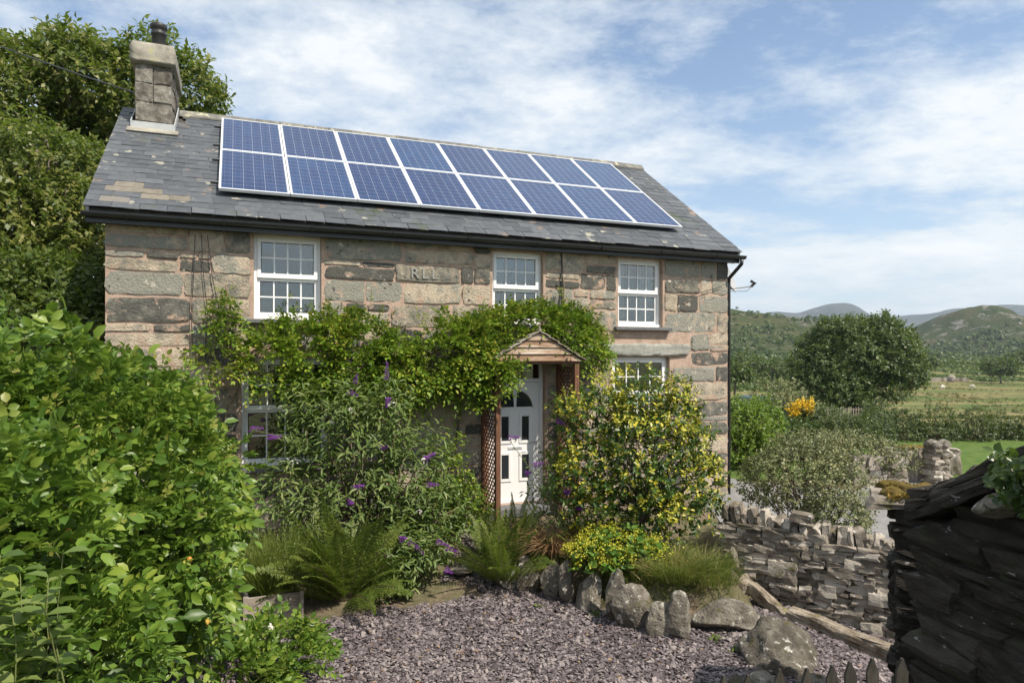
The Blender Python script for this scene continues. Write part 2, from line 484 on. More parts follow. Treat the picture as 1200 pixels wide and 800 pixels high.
M['yellow_f'] = leafmat('yellow_petal', [(0.55, 0.33, 0.01), (0.70, 0.45, 0.02), (0.75, 0.55, 0.05)], trans=0.25, rough=0.6, tcol=(0.7, 0.5, 0.03))
M['hip'] = pmat('rose_hip', [(0.24, 0.30, 0.05), (0.42, 0.33, 0.06), (0.50, 0.17, 0.03)], scale=9, rand='object', ramt=0.9, rough=0.35, bump=0.05)
M['shoot'] = leafmat('young_leaf', [(0.12, 0.19, 0.025), (0.20, 0.25, 0.04), (0.27, 0.25, 0.06)], trans=0.35, big=3)


def glass_mat():
    m, n, l, out = nt('window_glass')
    tr = n.new('ShaderNodeBsdfTransparent'); tr.inputs[0].default_value = (0.72, 0.76, 0.77, 1)
    gl = n.new('ShaderNodeBsdfGlossy'); gl.inputs['Roughness'].default_value = 0.02
    gl.inputs['Color'].default_value = (0.93, 0.94, 0.92, 1)
    g = n.new('ShaderNodeNewGeometry')
    nz = ntex(n, l, g.outputs['Position'], 1.6, 1)
    bp = n.new('ShaderNodeBump'); bp.inputs['Strength'].default_value = 0.05; bp.inputs['Distance'].default_value = 0.05
    l.new(nz, bp.inputs['Height']); l.new(bp.outputs[0], gl.inputs['Normal'])
    fr = n.new('ShaderNodeFresnel'); fr.inputs[0].default_value = 1.5
    f = mth(n, l, 'MINIMUM', mth(n, l, 'MULTIPLY_ADD', fr.outputs[0], 2.0, 0.05), 1.0)
    mx = n.new('ShaderNodeMixShader')
    l.new(f, mx.inputs[0]); l.new(tr.outputs[0], mx.inputs[1]); l.new(gl.outputs[0], mx.inputs[2])
    l.new(mx.outputs[0], out.inputs['Surface'])
    return m


M['glass'] = glass_mat()


def solar_mat():
    m, n, l, out = nt('solar_cells')
    tcn = n.new('ShaderNodeTexCoord')
    s = n.new('ShaderNodeSeparateXYZ'); l.new(tcn.outputs['Object'], s.inputs[0])
    # cells 6 x 10 on the 0.955 x 1.605 glass, origin at glass corner (0.02, 0.02)
    def line(src, off, pitch, hw):
        f = mth(n, l, 'FRACT', mth(n, l, 'DIVIDE', mth(n, l, 'SUBTRACT', src, off), pitch))
        d = mth(n, l, 'ABSOLUTE', mth(n, l, 'SUBTRACT', f, 0.5))
        return mth(n, l, 'GREATER_THAN', d, 0.5 - hw / pitch)
    vx = line(s.outputs['X'], 0.035, 0.155, 0.0020)
    hy = line(s.outputs['Y'], 0.045, 0.156, 0.0022)
    bus = line(s.outputs['X'], 0.035 + 0.0775 / 2, 0.0775, 0.0009)
    oi = n.new('ShaderNodeObjectInfo').outputs['Random']
    vec = tcn.outputs['Object']
    vo = n.new('ShaderNodeTexVoronoi'); vo.inputs['Scale'].default_value = 42
    l.new(vec, vo.inputs['Vector'])
    # each cell a slightly different blue
    cmbn = n.new('ShaderNodeCombineXYZ')
    l.new(mth(n, l, 'FLOOR', mth(n, l, 'DIVIDE', mth(n, l, 'SUBTRACT', s.outputs['X'], 0.035), 0.155)), cmbn.inputs[0])
    l.new(mth(n, l, 'FLOOR', mth(n, l, 'DIVIDE', mth(n, l, 'SUBTRACT', s.outputs['Y'], 0.045), 0.156)), cmbn.inputs[1])
    l.new(mth(n, l, 'MULTIPLY', oi, 37.0), cmbn.inputs[2])
    wnz = n.new('ShaderNodeTexWhiteNoise'); wnz.noise_dimensions = '3D'; l.new(cmbn.outputs[0], wnz.inputs['Vector'])
    f = mth(n, l, 'ADD', mth(n, l, 'MULTIPLY', wnz.outputs['Value'], 0.3), mth(n, l, 'ADD', mth(n, l, 'MULTIPLY', oi, 0.5), mth(n, l, 'MULTIPLY', vo.outputs['Color'], 0.25)))
    c = cramp(n, l, f, [(0.008, 0.022, 0.078), (0.011, 0.034, 0.108), (0.013, 0.052, 0.14)])
    c = mixc(n, l, mth(n, l, 'MULTIPLY', bus, 0.25), c, (0.35, 0.38, 0.45))
    c = mixc(n, l, mth(n, l, 'MULTIPLY', hy, 0.45), c, (0.42, 0.45, 0.55))
    c = mixc(n, l, mth(n, l, 'MULTIPLY', vx, 0.6), c, (0.50, 0.53, 0.60))
    b = n.new('ShaderNodeBsdfPrincipled')
    l.new(c, b.inputs['Base Color'])
    b.inputs['Roughness'].default_value = 0.25
    b.inputs['Specular IOR Level'].default_value = 0.25
    b.inputs['Coat Weight'].default_value = 0.12
    b.inputs['Coat Roughness'].default_value = 0.08
    l.new(b.outputs[0], out.inputs['Surface'])
    return m


M['solar'] = solar_mat()

# ------------------------------------------------------------------ leaf and plant tools
T_QUAD = (np.array([(0, 0, 0), (.3, .45, .07), (0, 1, -.06), (-.3, .45, .07)], float), np.array([(0, 1, 2, 3)]))
T_FOLD = (np.array([(0, 0, 0), (.27, .28, .06), (.26, .66, .05), (0, 1, -.10), (-.26, .66, .05), (-.27, .28, .06)], float),
          np.array([(0, 1, 2, 3), (0, 3, 4, 5)]))
_v = []
for y_, w_, z_ in ((0, .05, 0), (.30, .42, .02), (.68, .40, -.03), (1, .03, -.15)):
    _v += [(-w_, y_, z_ + .14 * w_), (0, y_, z_ - .03), (w_, y_, z_ + .14 * w_)]
_f = []
for i in range(3):
    _f += [(i * 3, i * 3 + 1, i * 3 + 4, i * 3 + 3), (i * 3 + 1, i * 3 + 2, i * 3 + 5, i * 3 + 4)]
T_FINE = (np.array(_v, float), np.array(_f))
_v, _f = [], []
for i, (y_, w_) in enumerate(((0, .5), (.35, .46), (.7, .32), (1, .04))):
    _v += [(-w_, y_, -.25 * y_ * y_), (w_, y_, -.25 * y_ * y_)]
    if i: _f.append((2 * i - 2, 2 * i - 1, 2 * i + 1, 2 * i))
T_BLADE = (np.array(_v, float), np.array(_f))


def nrmz(a):
    return a / np.maximum(np.linalg.norm(a, axis=1, keepdims=True), 1e-9)


def scatter(T, pos, d, nrm, size, width=1.0):
    """place leaf template T at pos, pointing along d, face along nrm"""
    V0, F0 = T
    n, t = len(pos), len(V0)
    d = nrmz(d)
    s = nrmz(np.cross(d, nrm))
    nn = np.cross(s, d)
    size = np.broadcast_to(np.asarray(size, float), (n,))
    width = np.broadcast_to(np.asarray(width, float), (n,))
    V = (pos[:, None, :] + size[:, None, None] * (
        (V0[None, :, 0] * width[:, None])[:, :, None] * s[:, None, :] +
        V0[None, :, 1, None] * d[:, None, :] + V0[None, :, 2, None] * nn[:, None, :]))
    F = (F0[None] + (np.arange(n) * t)[:, None, None]).reshape(-1, F0.shape[1])
    return V.reshape(-1, 3), F


def join(parts):
    Vs, Fs, b = [], {}, 0
    for V, F in parts:
        if len(V) == 0: continue
        Vs.append(V)
        Fs.setdefault(F.shape[1], []).append(F + b)
        b += len(V)
    return np.concatenate(Vs), [np.concatenate(f) for f in Fs.values()]


def rdir(n, rng=RNG):
    return nrmz(rng.normal(size=(n, 3)))


def perp(a, rng=RNG):
    b = nrmz(np.cross(a, rng.normal(size=a.shape)))
    return b, np.cross(a, b)


def lump(d, seed, k=3.0, n=7):
    r = np.random.default_rng(seed)
    s = np.zeros(len(d))
    for i in range(n):
        kv = r.normal(size=3) * k * (1 + i * .35)
        s += np.sin(d @ kv + r.uniform(0, 6.28)) / (1 + i * .35)
    return s / 2.2


def shell(blobs, n, seed=1, rough=0.18, inner=0.35, up=0.35, low=-0.75, k=3.0):
    """points and outward axes on the lumpy surface (and a bit inside) of a union of ellipsoids"""
    rng = np.random.default_rng(seed)
    B = np.array(blobs, float)
    ar = (B[:, 3] * B[:, 4] + B[:, 3] * B[:, 5] + B[:, 4] * B[:, 5])
    P, A = [], []
    tot = 0
    for it in range(12):
        m = n * 2
        i = rng.choice(len(B), m, p=ar / ar.sum())
        d = rdir(m, rng)
        d = d[d[:, 2] > low]; i = i[:len(d)]
        r = 1 + rough * np.array(lump(d * 1.0 + B[i, :3] * .7, seed + 5, k))
        r *= np.where(rng.random(len(d)) < inner, rng.uniform(.45, .95, len(d)), rng.uniform(.92, 1.06, len(d)))
        p = B[i, :3] + d * B[i, 3:6] * r[:, None]
        q = (p[:, None, :] - B[None, :, :3]) / B[None, :, 3:6]
        dist = np.linalg.norm(q, axis=2)
        dist[np.arange(len(i)), i] = 9
        keep = dist.min(1) > 0.72
        nr = nrmz(d / B[i, 3:6])
        P.append(p[keep]); A.append(nr[keep])
        tot += keep.sum()
        if tot >= n: break
    P, A = np.concatenate(P)[:n], np.concatenate(A)[:n]
    A = nrmz(A + np.array([0, 0, up]) + rng.normal(size=A.shape) * .3)
    return P, A


def sprigs(P, A, L, k, size, T=T_QUAD, width=1.0, spread=0.75, droop=0.1, seed=3, jit=.3):
    """each sprig: k leaves set spirally along a short stem"""
    rng = np.random.default_rng(seed)
    out = []
    B1, B2 = perp(A, rng)
    n = len(P)
    L = np.broadcast_to(np.asarray(L, float), (n,)) * rng.uniform(.6, 1.25, n)
    ph0 = rng.uniform(0, 6.28, n)
    for j in range(k):
        t = (j + .6) / k
        ph = ph0 + j * 2.4 + rng.normal(size=n) * .3
        rad = B1 * np.cos(ph)[:, None] + B2 * np.sin(ph)[:, None]
        d = A * (1 - spread * (1 - .5 * t)) + rad * spread + rng.normal(size=A.shape) * jit * .5
        d[:, 2] -= droop
        nr = A + np.array([0, 0, .7]) + rng.normal(size=A.shape) * jit
        sz = size * rng.uniform(.65, 1.25, n)
        out.append(scatter(T, P + A * (L * t)[:, None], d, nr, sz, width * rng.uniform(.8, 1.2, n)))
    return join(out)


def pinnate(P, A, N, L, pairs, lsize, T=T_FOLD, width=1.0, ang=.8, droop=.25, seed=4, taper=True):
    """compound leaf: pairs of leaflets on a drooping stalk plus one at the tip"""
    rng = np.random.default_rng(seed)
    n = len(P)
    A = nrmz(A)
    S = nrmz(np.cross(A, N)); N = np.cross(S, A)
    L = np.broadcast_to(np.asarray(L, float), (n,)) * rng.uniform(.75, 1.25, n)
    sc = L / L.mean()
    out = []
    dz = np.array([0, 0, -1.0])
    for j in range(pairs + 1):
        t = (j + .5) / (pairs + .5)
        c = P + A * (L * t)[:, None] + dz * (L * droop * t * t)[:, None]
        tl = 1.0 if not taper else (.7 + .9 * t * (1.15 - t) * 1.3)
        if j == pairs:
            out.append(scatter(T, c, A + dz * droop * 1.4, N + rng.normal(size=A.shape) * .15, lsize * sc * rng.uniform(.9, 1.2, n), width))
        else:
            for sgn in (-1, 1):
                d = A * (1 - ang) + S * sgn * ang + dz * droop * .6 + rng.normal(size=A.shape) * .12
                out.append(scatter(T, c, d, N + rng.normal(size=A.shape) * .25, lsize * sc * tl * rng.uniform(.8, 1.15, n), width))
    return join(out)


def leafobj(name, VF, m, parent, kind=None):
    o = obj(name, mesh_np(name, VF[0], VF[1], m), parent)
    return tag(o, kind=kind)


def limb_tube(mb, a, b, r0, r1, rng, wob=.12, n=5, sides=6):
    a, b = Vector(a), Vector(b)
    L = (b - a).length
    pts = []
    for i in range(n + 1):
        t = i / n
        p = a.lerp(b, t)
        if 0 < i < n:
            p = p + Vector((rng.uniform(-1, 1), rng.uniform(-1, 1), rng.uniform(-.6, .6))) * L * wob * .5
        pts.append(p)
    mb.tube(pts, [r0 + (r1 - r0) * i / n for i in range(n + 1)], sides)
    return pts


# ------------------------------------------------------------------ stones
def rock_mesh(name, seed, sub=3, cuts=9, m=None, flat=True, rough=0.06):
    """unit rock: an icosphere trimmed by planes and roughened"""
    r = np.random.default_rng(seed)
    bm = bmesh.new()
    bmesh.ops.create_icosphere(bm, subdivisions=sub, radius=1)
    V = np.array([v.co[:] for v in bm.verts])
    for i in range(cuts):
        nv = r.normal(size=3); nv /= np.linalg.norm(nv)
        dd = r.uniform(.55, .85)
        ex = np.maximum(0, V @ nv - dd)
        V = V - ex[:, None] * nv * .96
    V += nrmz(V) * (rough * (lump(V, seed + 3, 4.0) + .55 * lump(V, seed + 4, 10.0) + .3 * lump(V, seed + 6, 21.0)))[:, None] + r.normal(size=V.shape) * rough * .10
    for v, c in zip(bm.verts, V): v.co = c
    me = bpy.data.meshes.new(name)
    bm.to_mesh(me); bm.free()
    if not flat:
        for p in me.polygons: p.use_smooth = True
    if m: me.materials.append(m)
    return me


def block_mesh(name, seed, m=None, jag=.13, n=3):
    """unit block (48 triangles) with uneven faces, for laid stones"""
    r = np.random.default_rng(seed)
    bm = bmesh.new()
    bmesh.ops.create_cube(bm, size=1)
    bmesh.ops.subdivide_edges(bm, edges=bm.edges[:], cuts=1, use_grid_fill=True)
    for v in bm.verts:
        c = np.array(v.co[:])
        k = np.sum(np.abs(c) > .4)
        if k == 3: c *= r.uniform(.78, .98)
        elif k == 2: c *= r.uniform(.88, 1.03)
        c += r.normal(size=3) * jag * np.array([.35, .35, .4])
        v.co = c
    me = bpy.data.meshes.new(name)
    bm.to_mesh(me); bm.free()
    if m: me.materials.append(m)
    return me


def face_stone_mesh(name, seed, m=None, nx=7, ny=6):
    """unit facing stone: x,z in [-.5,.5], its rough face bulging towards -y by up to 1"""
    r = np.random.default_rng(seed)
    V = []
    ss = [-1, -.95] + list(np.linspace(-.62, .62, nx - 3)) + [.95, 1]
    ts = [-1, -.90] + list(np.linspace(-.5, .5, ny - 3)) + [.90, 1]
    cc = {(a, b): r.uniform(.0, .13) for a in (-1, 1) for b in (-1, 1)}
    for j in range(ny + 1):
        for i in range(nx + 1):
            s, t = ss[i], ts[j]
            e = max(abs(s), abs(t))
            q = cc[(1 if s > 0 else -1, 1 if t > 0 else -1)]
            x = s * .5 * (1 - q * abs(t) ** 4) + r.normal() * .016
            z = t * .5 * (1 - q * 1.5 * abs(s) ** 6) + r.normal() * .034
            y = -(.45 + .55 * r.random()) if e < .99 else .22
            V.append((x, y, z))
    F = [(j * (nx + 1) + i, j * (nx + 1) + i + 1, (j + 1) * (nx + 1) + i + 1, (j + 1) * (nx + 1) + i) for j in range(ny) for i in range(nx)]
    me = mesh_np(name, V, np.array(F), m)
    return me

# ------------------------------------------------------------------ the ground
HO = Vector((-5.542, 9.551, 0.0))       # cottage: left front corner
HA = R(21.52)
HC, HS = math.cos(HA), math.sin(HA)


def house_uv(x, y):
    dx, dy = x - HO.x, y - HO.y
    return HC * dx + HS * dy, -HS * dx + HC * dy


def house_pt(u, v, z):
    return Vector((HO.x + HC * u - HS * v, HO.y + HS * u + HC * v, z))


BED = [(-.10, 9.50), (.45, 9.16), (1.06, 8.66), (1.42, 8.20), (1.90, 8.00), (2.58, 8.06), (2.92, 8.55), (2.62, 9.4), (2.95, 12.6), (.95, 11.75), (.35, 10.6)]
TERRACE = [(2.86, 9.58), (4.75, 8.52), (9, 8.6), (16, 14), (16, 24), (5, 22), (3.6, 13.5), (2.9, 12.6)]


def poly_in(P, x, y):
    """signed distance to a polygon, positive inside"""
    x, y = np.asarray(x, float), np.asarray(y, float)
    ins = np.zeros(x.shape, bool)
    dm = np.full(x.shape, 1e9)
    n = len(P)
    for i in range(n):
        (x0, y0), (x1, y1) = P[i], P[(i + 1) % n]
        c = ((y0 > y) != (y1 > y)) & (x < (x1 - x0) * (y - y0) / ((y1 - y0) or 1e-9) + x0)
        ins ^= c
        dx, dy = x1 - x0, y1 - y0
        t = np.clip(((x - x0) * dx + (y - y0) * dy) / (dx * dx + dy * dy), 0, 1)
        dm = np.minimum(dm, np.hypot(x - x0 - t * dx, y - y0 - t * dy))
    return np.where(ins, dm, -dm)


def wav(x, y, s):
    return (np.sin(x * 1.3 / s + 1.7) * np.cos(y * 1.1 / s + .4) + .6 * np.sin(x * 2.7 / s - y * 2.1 / s) + .35 * np.cos(x * 5.1 / s + y * 4.3 / s)) / 1.95


def hgt(x, y):
    x, y = np.asarray(x, float), np.asarray(y, float)
    u, v = house_uv(x, y)
    z = 1.15 * sm(5.4, 3.3, y)
    z = np.maximum(z, 1.05 * sm(-2.0, -3.0, x) * sm(7.4, 5.6, y))
    plat = .46 * sm(-2.4, -1.1, v) * sm(12.5, 10.8, u) * sm(26, 12, v)
    z = np.maximum(z, plat)
    z = np.maximum(z, .43 * sm(-.02, .22, poly_in(BED, x, y)))
    tm = sm(0, .12, poly_in(TERRACE, x, y))
    z = np.maximum(z, .36 * tm * sm(26, 20, y))
    z = z - .27 * sm(2.9, 4.6, x) * sm(5.4, 6.6, y) * sm(10.5, 8.8, y) * (1 - tm)
    z = z - 3.3 * sm(27, 88, y) + 6.5 * sm(205, 330, y) * (1 + .25 * wav(x, y, 30)) + .5 * wav(x, y, 22) * sm(40, 120, y)
    z = z + np.maximum(0, -9 - x) * .16 * sm(400, 30, np.abs(x)) * sm(5, 12, y)
    z = z + .012 * wav(x, y, .35) * sm(60, 20, y)
    return z


def stretch_axis(lo, hi, d0, far_lo, far_hi, g=1.13):
    a = list(np.arange(lo, hi + 1e-6, d0))
    s, x = d0, hi
    while x < far_hi:
        s *= g; x += s; a.append(x)
    s, x = d0, lo
    while x > far_lo:
        s *= g; x -= s; a.insert(0, x)
    return np.array(a)


gx = stretch_axis(-6, 9, .16, -6000, 6000)
gy = stretch_axis(2.5, 16, .16, -3000, 6500)
GX, GY = np.meshgrid(gx, gy)
GZ = hgt(GX, GY)
nx_, ny_ = len(gx), len(gy)
ii = (np.arange(ny_ - 1)[:, None] * nx_ + np.arange(nx_ - 1)[None]).ravel()
GF = np.stack([ii, ii + 1, ii + nx_ + 1, ii + nx_], 1)


def ground_mat():
    m, n, l, out = nt('ground')
    g = n.new('ShaderNodeNewGeometry')
    P = g.outputs['Position']
    s = n.new('ShaderNodeSeparateXYZ'); l.new(P, s.inputs[0])
    def rng(v, a, b):
        k = n.new('ShaderNodeMapRange'); k.inputs['From Min'].default_value = a; k.inputs['From Max'].default_value = b
        l.new(v, k.inputs['Value']); return k.outputs[0]
    fine = ntex(n, l, P, 14, 9, .7)
    mid = ntex(n, l, P, 1.7, 6)
    soil = cramp(n, l, fine, [(.07, .05, .035), (.15, .115, .08), (.25, .20, .145)], [.3, .5, .72])
    lawn = cramp(n, l, ntex(n, l, P, 3, 9, .72), [(.045, .085, .018), (.075, .125, .024), (.14, .165, .05)], [.3, .5, .7])
    # pasture: drifts of green and dry straw, broken by rush tussocks
    mp = n.new('ShaderNodeMapping'); mp.inputs['Scale'].default_value = (.8, 1, 1); l.new(P, mp.inputs[0])
    big = ntex(n, l, mp.outputs[0], .055, 7, .62)
    fld = cramp(n, l, big, [(.05, .085, .022), (.10, .13, .034), (.165, .155, .06), (.22, .18, .085), (.09, .12, .035)], [.32, .44, .52, .6, .7])
    tus = ntex(n, l, P, .55, 8, .7)
    fld = mixc(n, l, rng(tus, .50, .62), fld, (.06, .078, .022))
    fld = mixc(n, l, mth(n, l, 'MULTIPLY', rng(ntex(n, l, P, .16, 6), .54, .66), .8), fld, (.15, .10, .045))
    c = mixc(n, l, rng(mid, .38, .5), soil, mixc(n, l, .5, soil, (.07, .085, .03)))
    c = mixc(n, l, rng(s.outputs['Y'], 15.3, 16.0), c, lawn)
    c = mixc(n, l, rng(s.outputs['Y'], 26, 34), c, fld)
    c = mixc(n, l, mth(n, l, 'MULTIPLY', rng(s.outputs['Y'], 2.8, 2.2), .4), c, lawn)
    b = n.new('ShaderNodeBsdfPrincipled')
    l.new(c, b.inputs['Base Color']); b.inputs['Roughness'].default_value = .95; b.inputs['Specular IOR Level'].default_value = .15
    bp = n.new('ShaderNodeBump'); bp.inputs['Strength'].default_value = .8; bp.inputs['Distance'].default_value = .03
    l.new(fine, bp.inputs['Height']); l.new(bp.outputs[0], b.inputs['Normal'])
    l.new(b.outputs[0], out.inputs['Surface'])
    return m


ground = obj('ground', mesh_np('ground', np.stack([GX, GY, GZ], -1).reshape(-1, 3), GF, ground_mat(), True))
tag(ground, kind='structure')

# gravel yard: sheet plus loose slate chips
YARD = [(-3.4, 4.2), (-3.1, 6.2), (-2.9, 7.4), (-2.3, 7.95), (-1.5, 8.38), (-.75, 8.62), (-.30, 8.95), (-.10, 9.45), (.45, 9.1), (1.06, 8.6), (1.42, 8.14), (1.9, 7.94), (2.6, 8.0),
        (2.95, 8.5), (3.3, 8.85), (4.5, 8.25), (4.6, 6.4), (4.2, 4.2)]
WALK = [(-.80, 9.35), (-.30, 9.25), (.15, 10.9), (-.45, 10.9)]
qx, qy = np.meshgrid(np.arange(-3.6, 4.8, .08), np.arange(4.0, 9.6, .08))
nqx = qx.shape[1]
sd_ = poly_in(YARD, qx, qy) + .07 * wav(qx, qy, .13)
vid = np.arange(qx.size).reshape(qx.shape)
quad_ok = (sd_[:-1, :-1] > 0) & (sd_[1:, :-1] > 0) & (sd_[:-1, 1:] > 0) & (sd_[1:, 1:] > 0)
qF = np.stack([vid[:-1, :-1][quad_ok], vid[:-1, 1:][quad_ok], vid[1:, 1:][quad_ok], vid[1:, :-1][quad_ok]], 1)
used = np.unique(qF); remap = np.full(qx.size, -1); remap[used] = np.arange(len(used))
yV = np.stack([qx.ravel(), qy.ravel(), hgt(qx, qy).ravel() + .008], 1)[used]
tag(obj('gravel_yard', mesh_np('gravel_yard', yV, remap[qF], M['gravelbed'], True)), kind='structure')

NCH = 98000
px_ = RNG.uniform(-3.4, 4.6, NCH * 2); py_ = RNG.uniform(4.4, 11.0, NCH * 2)
ok = np.maximum(poly_in(YARD, px_, py_), poly_in(WALK, px_, py_)) + .12 * wav(px_, py_, .13) > RNG.exponential(.035, NCH * 2) - .14
ok &= (poly_in(BED, px_, py_) < -.0)
px_, py_ = px_[ok][:NCH], py_[ok][:NCH]
k_ = len(px_)
oct_V = np.array([(1, 0, 0), (.2, .8, .1), (-.9, .35, 0), (-.6, -.75, -.1), (.45, -.85, 0), (.15, .1, .42), (-.1, 0, -.4)], float)
oct_F = np.array([(0, 1, 5), (1, 2, 5), (2, 3, 5), (3, 4, 5), (4, 0, 5)])
yaw = RNG.uniform(0, 6.28, k_); tl = RNG.normal(size=(k_, 2)) * .35
sz = RNG.gamma(5, .0028, k_) + .003
sz = np.where(RNG.random(k_) < .02, sz * 1.7, sz)
ca, sa = np.cos(yaw), np.sin(yaw)
X_ = oct_V[None, :, 0] * (sz * RNG.uniform(.8, 1.5, k_))[:, None]
Y_ = oct_V[None, :, 1] * (sz * RNG.uniform(.55, 1.0, k_))[:, None]
Z_ = oct_V[None, :, 2] * (sz * RNG.uniform(.5, 1.1, k_))[:, None]
Z_ = Z_ + X_ * tl[:, :1] + Y_ * tl[:, 1:]
cV = np.stack([X_ * ca[:, None] - Y_ * sa[:, None] + px_[:, None], X_ * sa[:, None] + Y_ * ca[:, None] + py_[:, None],
               Z_ + (hgt(px_, py_) + .010 + RNG.uniform(0, .022, k_))[:, None]], -1).reshape(-1, 3)
cF = (oct_F[None] + (np.arange(k_) * 7)[:, None, None]).reshape(-1, 3)
tag(obj('slate_chips', mesh_np('slate_chips', cV, cF, M['chips'])), 'loose purple grey slate chips covering the yard', 'gravel', kind='stuff')

# tarmac path on the terrace beside the cottage, up to the little gate
def drape(name, poly, lift, m, step=.2, edge=.05):
    xs, ys = zip(*poly)
    ax, ay = np.meshgrid(np.arange(min(xs), max(xs) + step, step), np.arange(min(ys), max(ys) + step, step))
    sd = poly_in(poly, ax, ay) + edge * wav(ax, ay, .2)
    vi = np.arange(ax.size).reshape(ax.shape)
    q = (sd[:-1, :-1] > 0) & (sd[1:, :-1] > 0) & (sd[:-1, 1:] > 0) & (sd[1:, 1:] > 0)
    f = np.stack([vi[:-1, :-1][q], vi[:-1, 1:][q], vi[1:, 1:][q], vi[1:, :-1][q]], 1)
    us = np.unique(f); rm = np.full(ax.size, -1); rm[us] = np.arange(len(us))
    V = np.stack([ax.ravel(), ay.ravel(), hgt(ax, ay).ravel() + lift], 1)[us]
    return tag(obj(name, mesh_np(name, V, rm[f], m, True)), kind='structure')


drape('path', [(3.2, 10.2), (5.2, 9.0), (7.5, 10.5), (9.9, 15.4), (8.2, 16.0), (7.0, 14.5), (5.2, 15.5), (4.3, 17), (4.2, 14), (3.3, 12.6)], .012, M['tarmac'])

# ------------------------------------------------------------------ the cottage
cottage = empty('stone_cottage', HO, HA, 'two storey grey stone cottage with slate roof and white windows', 'house')
OPEN = dict(w1=(1.90, 2.86, 3.63, 4.88), w2=(5.61, 6.53, 3.63, 4.85), w3=(7.99, 8.92, 3.63, 4.86),
            w4=(7.87, 9.07, 1.75, 3.09), w5=(1.73, 2.96, 1.46, 3.06), d=(5.55, 6.57, .62, 3.03))
WALL_U, WALL_Z0, WALL_Z1, TH = 10.37, -.3, 4.98, .5


def wall_mesh():
    mb = MB()
    us = sorted({0, WALL_U} | {o[0] for o in OPEN.values()} | {o[1] for o in OPEN.values()})
    zs = sorted({WALL_Z0, WALL_Z1} | {o[2] for o in OPEN.values()} | {o[3] for o in OPEN.values()})
    for a, b in zip(us, us[1:]):
        for c, d in zip(zs, zs[1:]):
            mu, mz = (a + b) / 2, (c + d) / 2
            if any(o[0] < mu < o[1] and o[2] < mz < o[3] for o in OPEN.values()): continue
            mb.add([(a, 0, c), (b, 0, c), (b, 0, d), (a, 0, d)], [(0, 1, 2, 3)])
            mb.add([(a, TH, c), (b, TH, c), (b, TH, d), (a, TH, d)], [(3, 2, 1, 0)])
    for a, b, c, d in OPEN.values():
        mb.add([(a, 0, c), (a, TH, c), (a, TH, d), (a, 0, d)], [(0, 1, 2, 3)])
        mb.add([(b, 0, c), (b, TH, c), (b, TH, d), (b, 0, d)], [(3, 2, 1, 0)])
        mb.add([(a, 0, c), (b, 0, c), (b, TH, c), (a, TH, c)], [(0, 1, 2, 3)])
        mb.add([(a, 0, d), (b, 0, d), (b, TH, d), (a, TH, d)], [(3, 2, 1, 0)])
    for u in (0, WALL_U):
        mb.add([(u, 0, WALL_Z0), (u, TH, WALL_Z0), (u, TH, WALL_Z1), (u, 0, WALL_Z1)], [(0, 1, 2, 3)])
    mb.add([(0, 0, WALL_Z1), (WALL_U, 0, WALL_Z1), (WALL_U, TH, WALL_Z1), (0, TH, WALL_Z1)], [(0, 1, 2, 3)])
    return mb


fw = wall_mesh().build('front_wall', M['mortar'], cottage)
RV, RZ = 3.31, 7.54          # ridge
BV = RV * 2                   # back wall line
for nm, u0, u1 in (('gable_wall', 0.0, .48), ('gable_wall', WALL_U - .48, WALL_U)):
    mb = MB()
    poly = [(TH + .002, -.3), (BV, -.3), (BV, 4.98), (RV, 7.38), (TH + .002, 5.38)]
    n = len(poly)
    V = [(u0, v, z) for v, z in poly] + [(u1, v, z) for v, z in poly]
    F = [tuple(range(n)), tuple(range(2 * n - 1, n - 1, -1))] + [(i, i + n, (i + 1) % n + n, (i + 1) % n) for i in range(n)]
    mb.add(V, F).build(nm, M['sidewall'], cottage)
MB().box(.482, WALL_U - .482, BV - .45, BV - .002, -.3, 4.98).build('back_wall', M['sidewall'], cottage)
# rooms behind the panes
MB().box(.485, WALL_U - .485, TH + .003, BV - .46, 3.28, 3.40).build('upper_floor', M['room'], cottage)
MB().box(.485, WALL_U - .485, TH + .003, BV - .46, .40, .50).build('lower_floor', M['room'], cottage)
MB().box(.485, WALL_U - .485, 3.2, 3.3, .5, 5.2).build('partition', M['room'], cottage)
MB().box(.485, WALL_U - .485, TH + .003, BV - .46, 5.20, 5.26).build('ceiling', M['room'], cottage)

# facing stones, laid in uneven courses round the openings
fs_var = [face_stone_mesh('facing_stone_%d' % i, 40 + i, M['stone']) for i in range(18)]
rs = random.Random(23)
zc_list = [.02, .34, .62, .99, 1.29, 1.62, 1.98, 2.27, 2.62, 2.92, 3.20, 3.53, 3.92, 4.26, 4.55, 4.90]
KEEP = [(o[0] - .035, o[1] + .035, o[2] - (.13 if k != 'd' else .02), o[3] + .03) for k, o in OPEN.items()]
KEEP.append((7.62, 9.53, 3.09, 3.35))      # lintel over the lower window
KEEP.append((3.98, 5.06, 4.26, 4.55))      # lettered stone


def lay_stone(u0, u1, z0, z1):
    w, h = u1 - u0, z1 - z0
    if w < .07 or h < .04: return
    o = obj('stone', rs.choice(fs_var), fw, ((u0 + u1) / 2, 0, (z0 + z1) / 2))
    dp = rs.uniform(.012, .036)
    o.scale = (w * (1 if rs.random() < .5 else -1), dp, h * (1 if rs.random() < .5 else -1))
    o.rotation_euler = (0, rs.uniform(-.03, .03), 0)


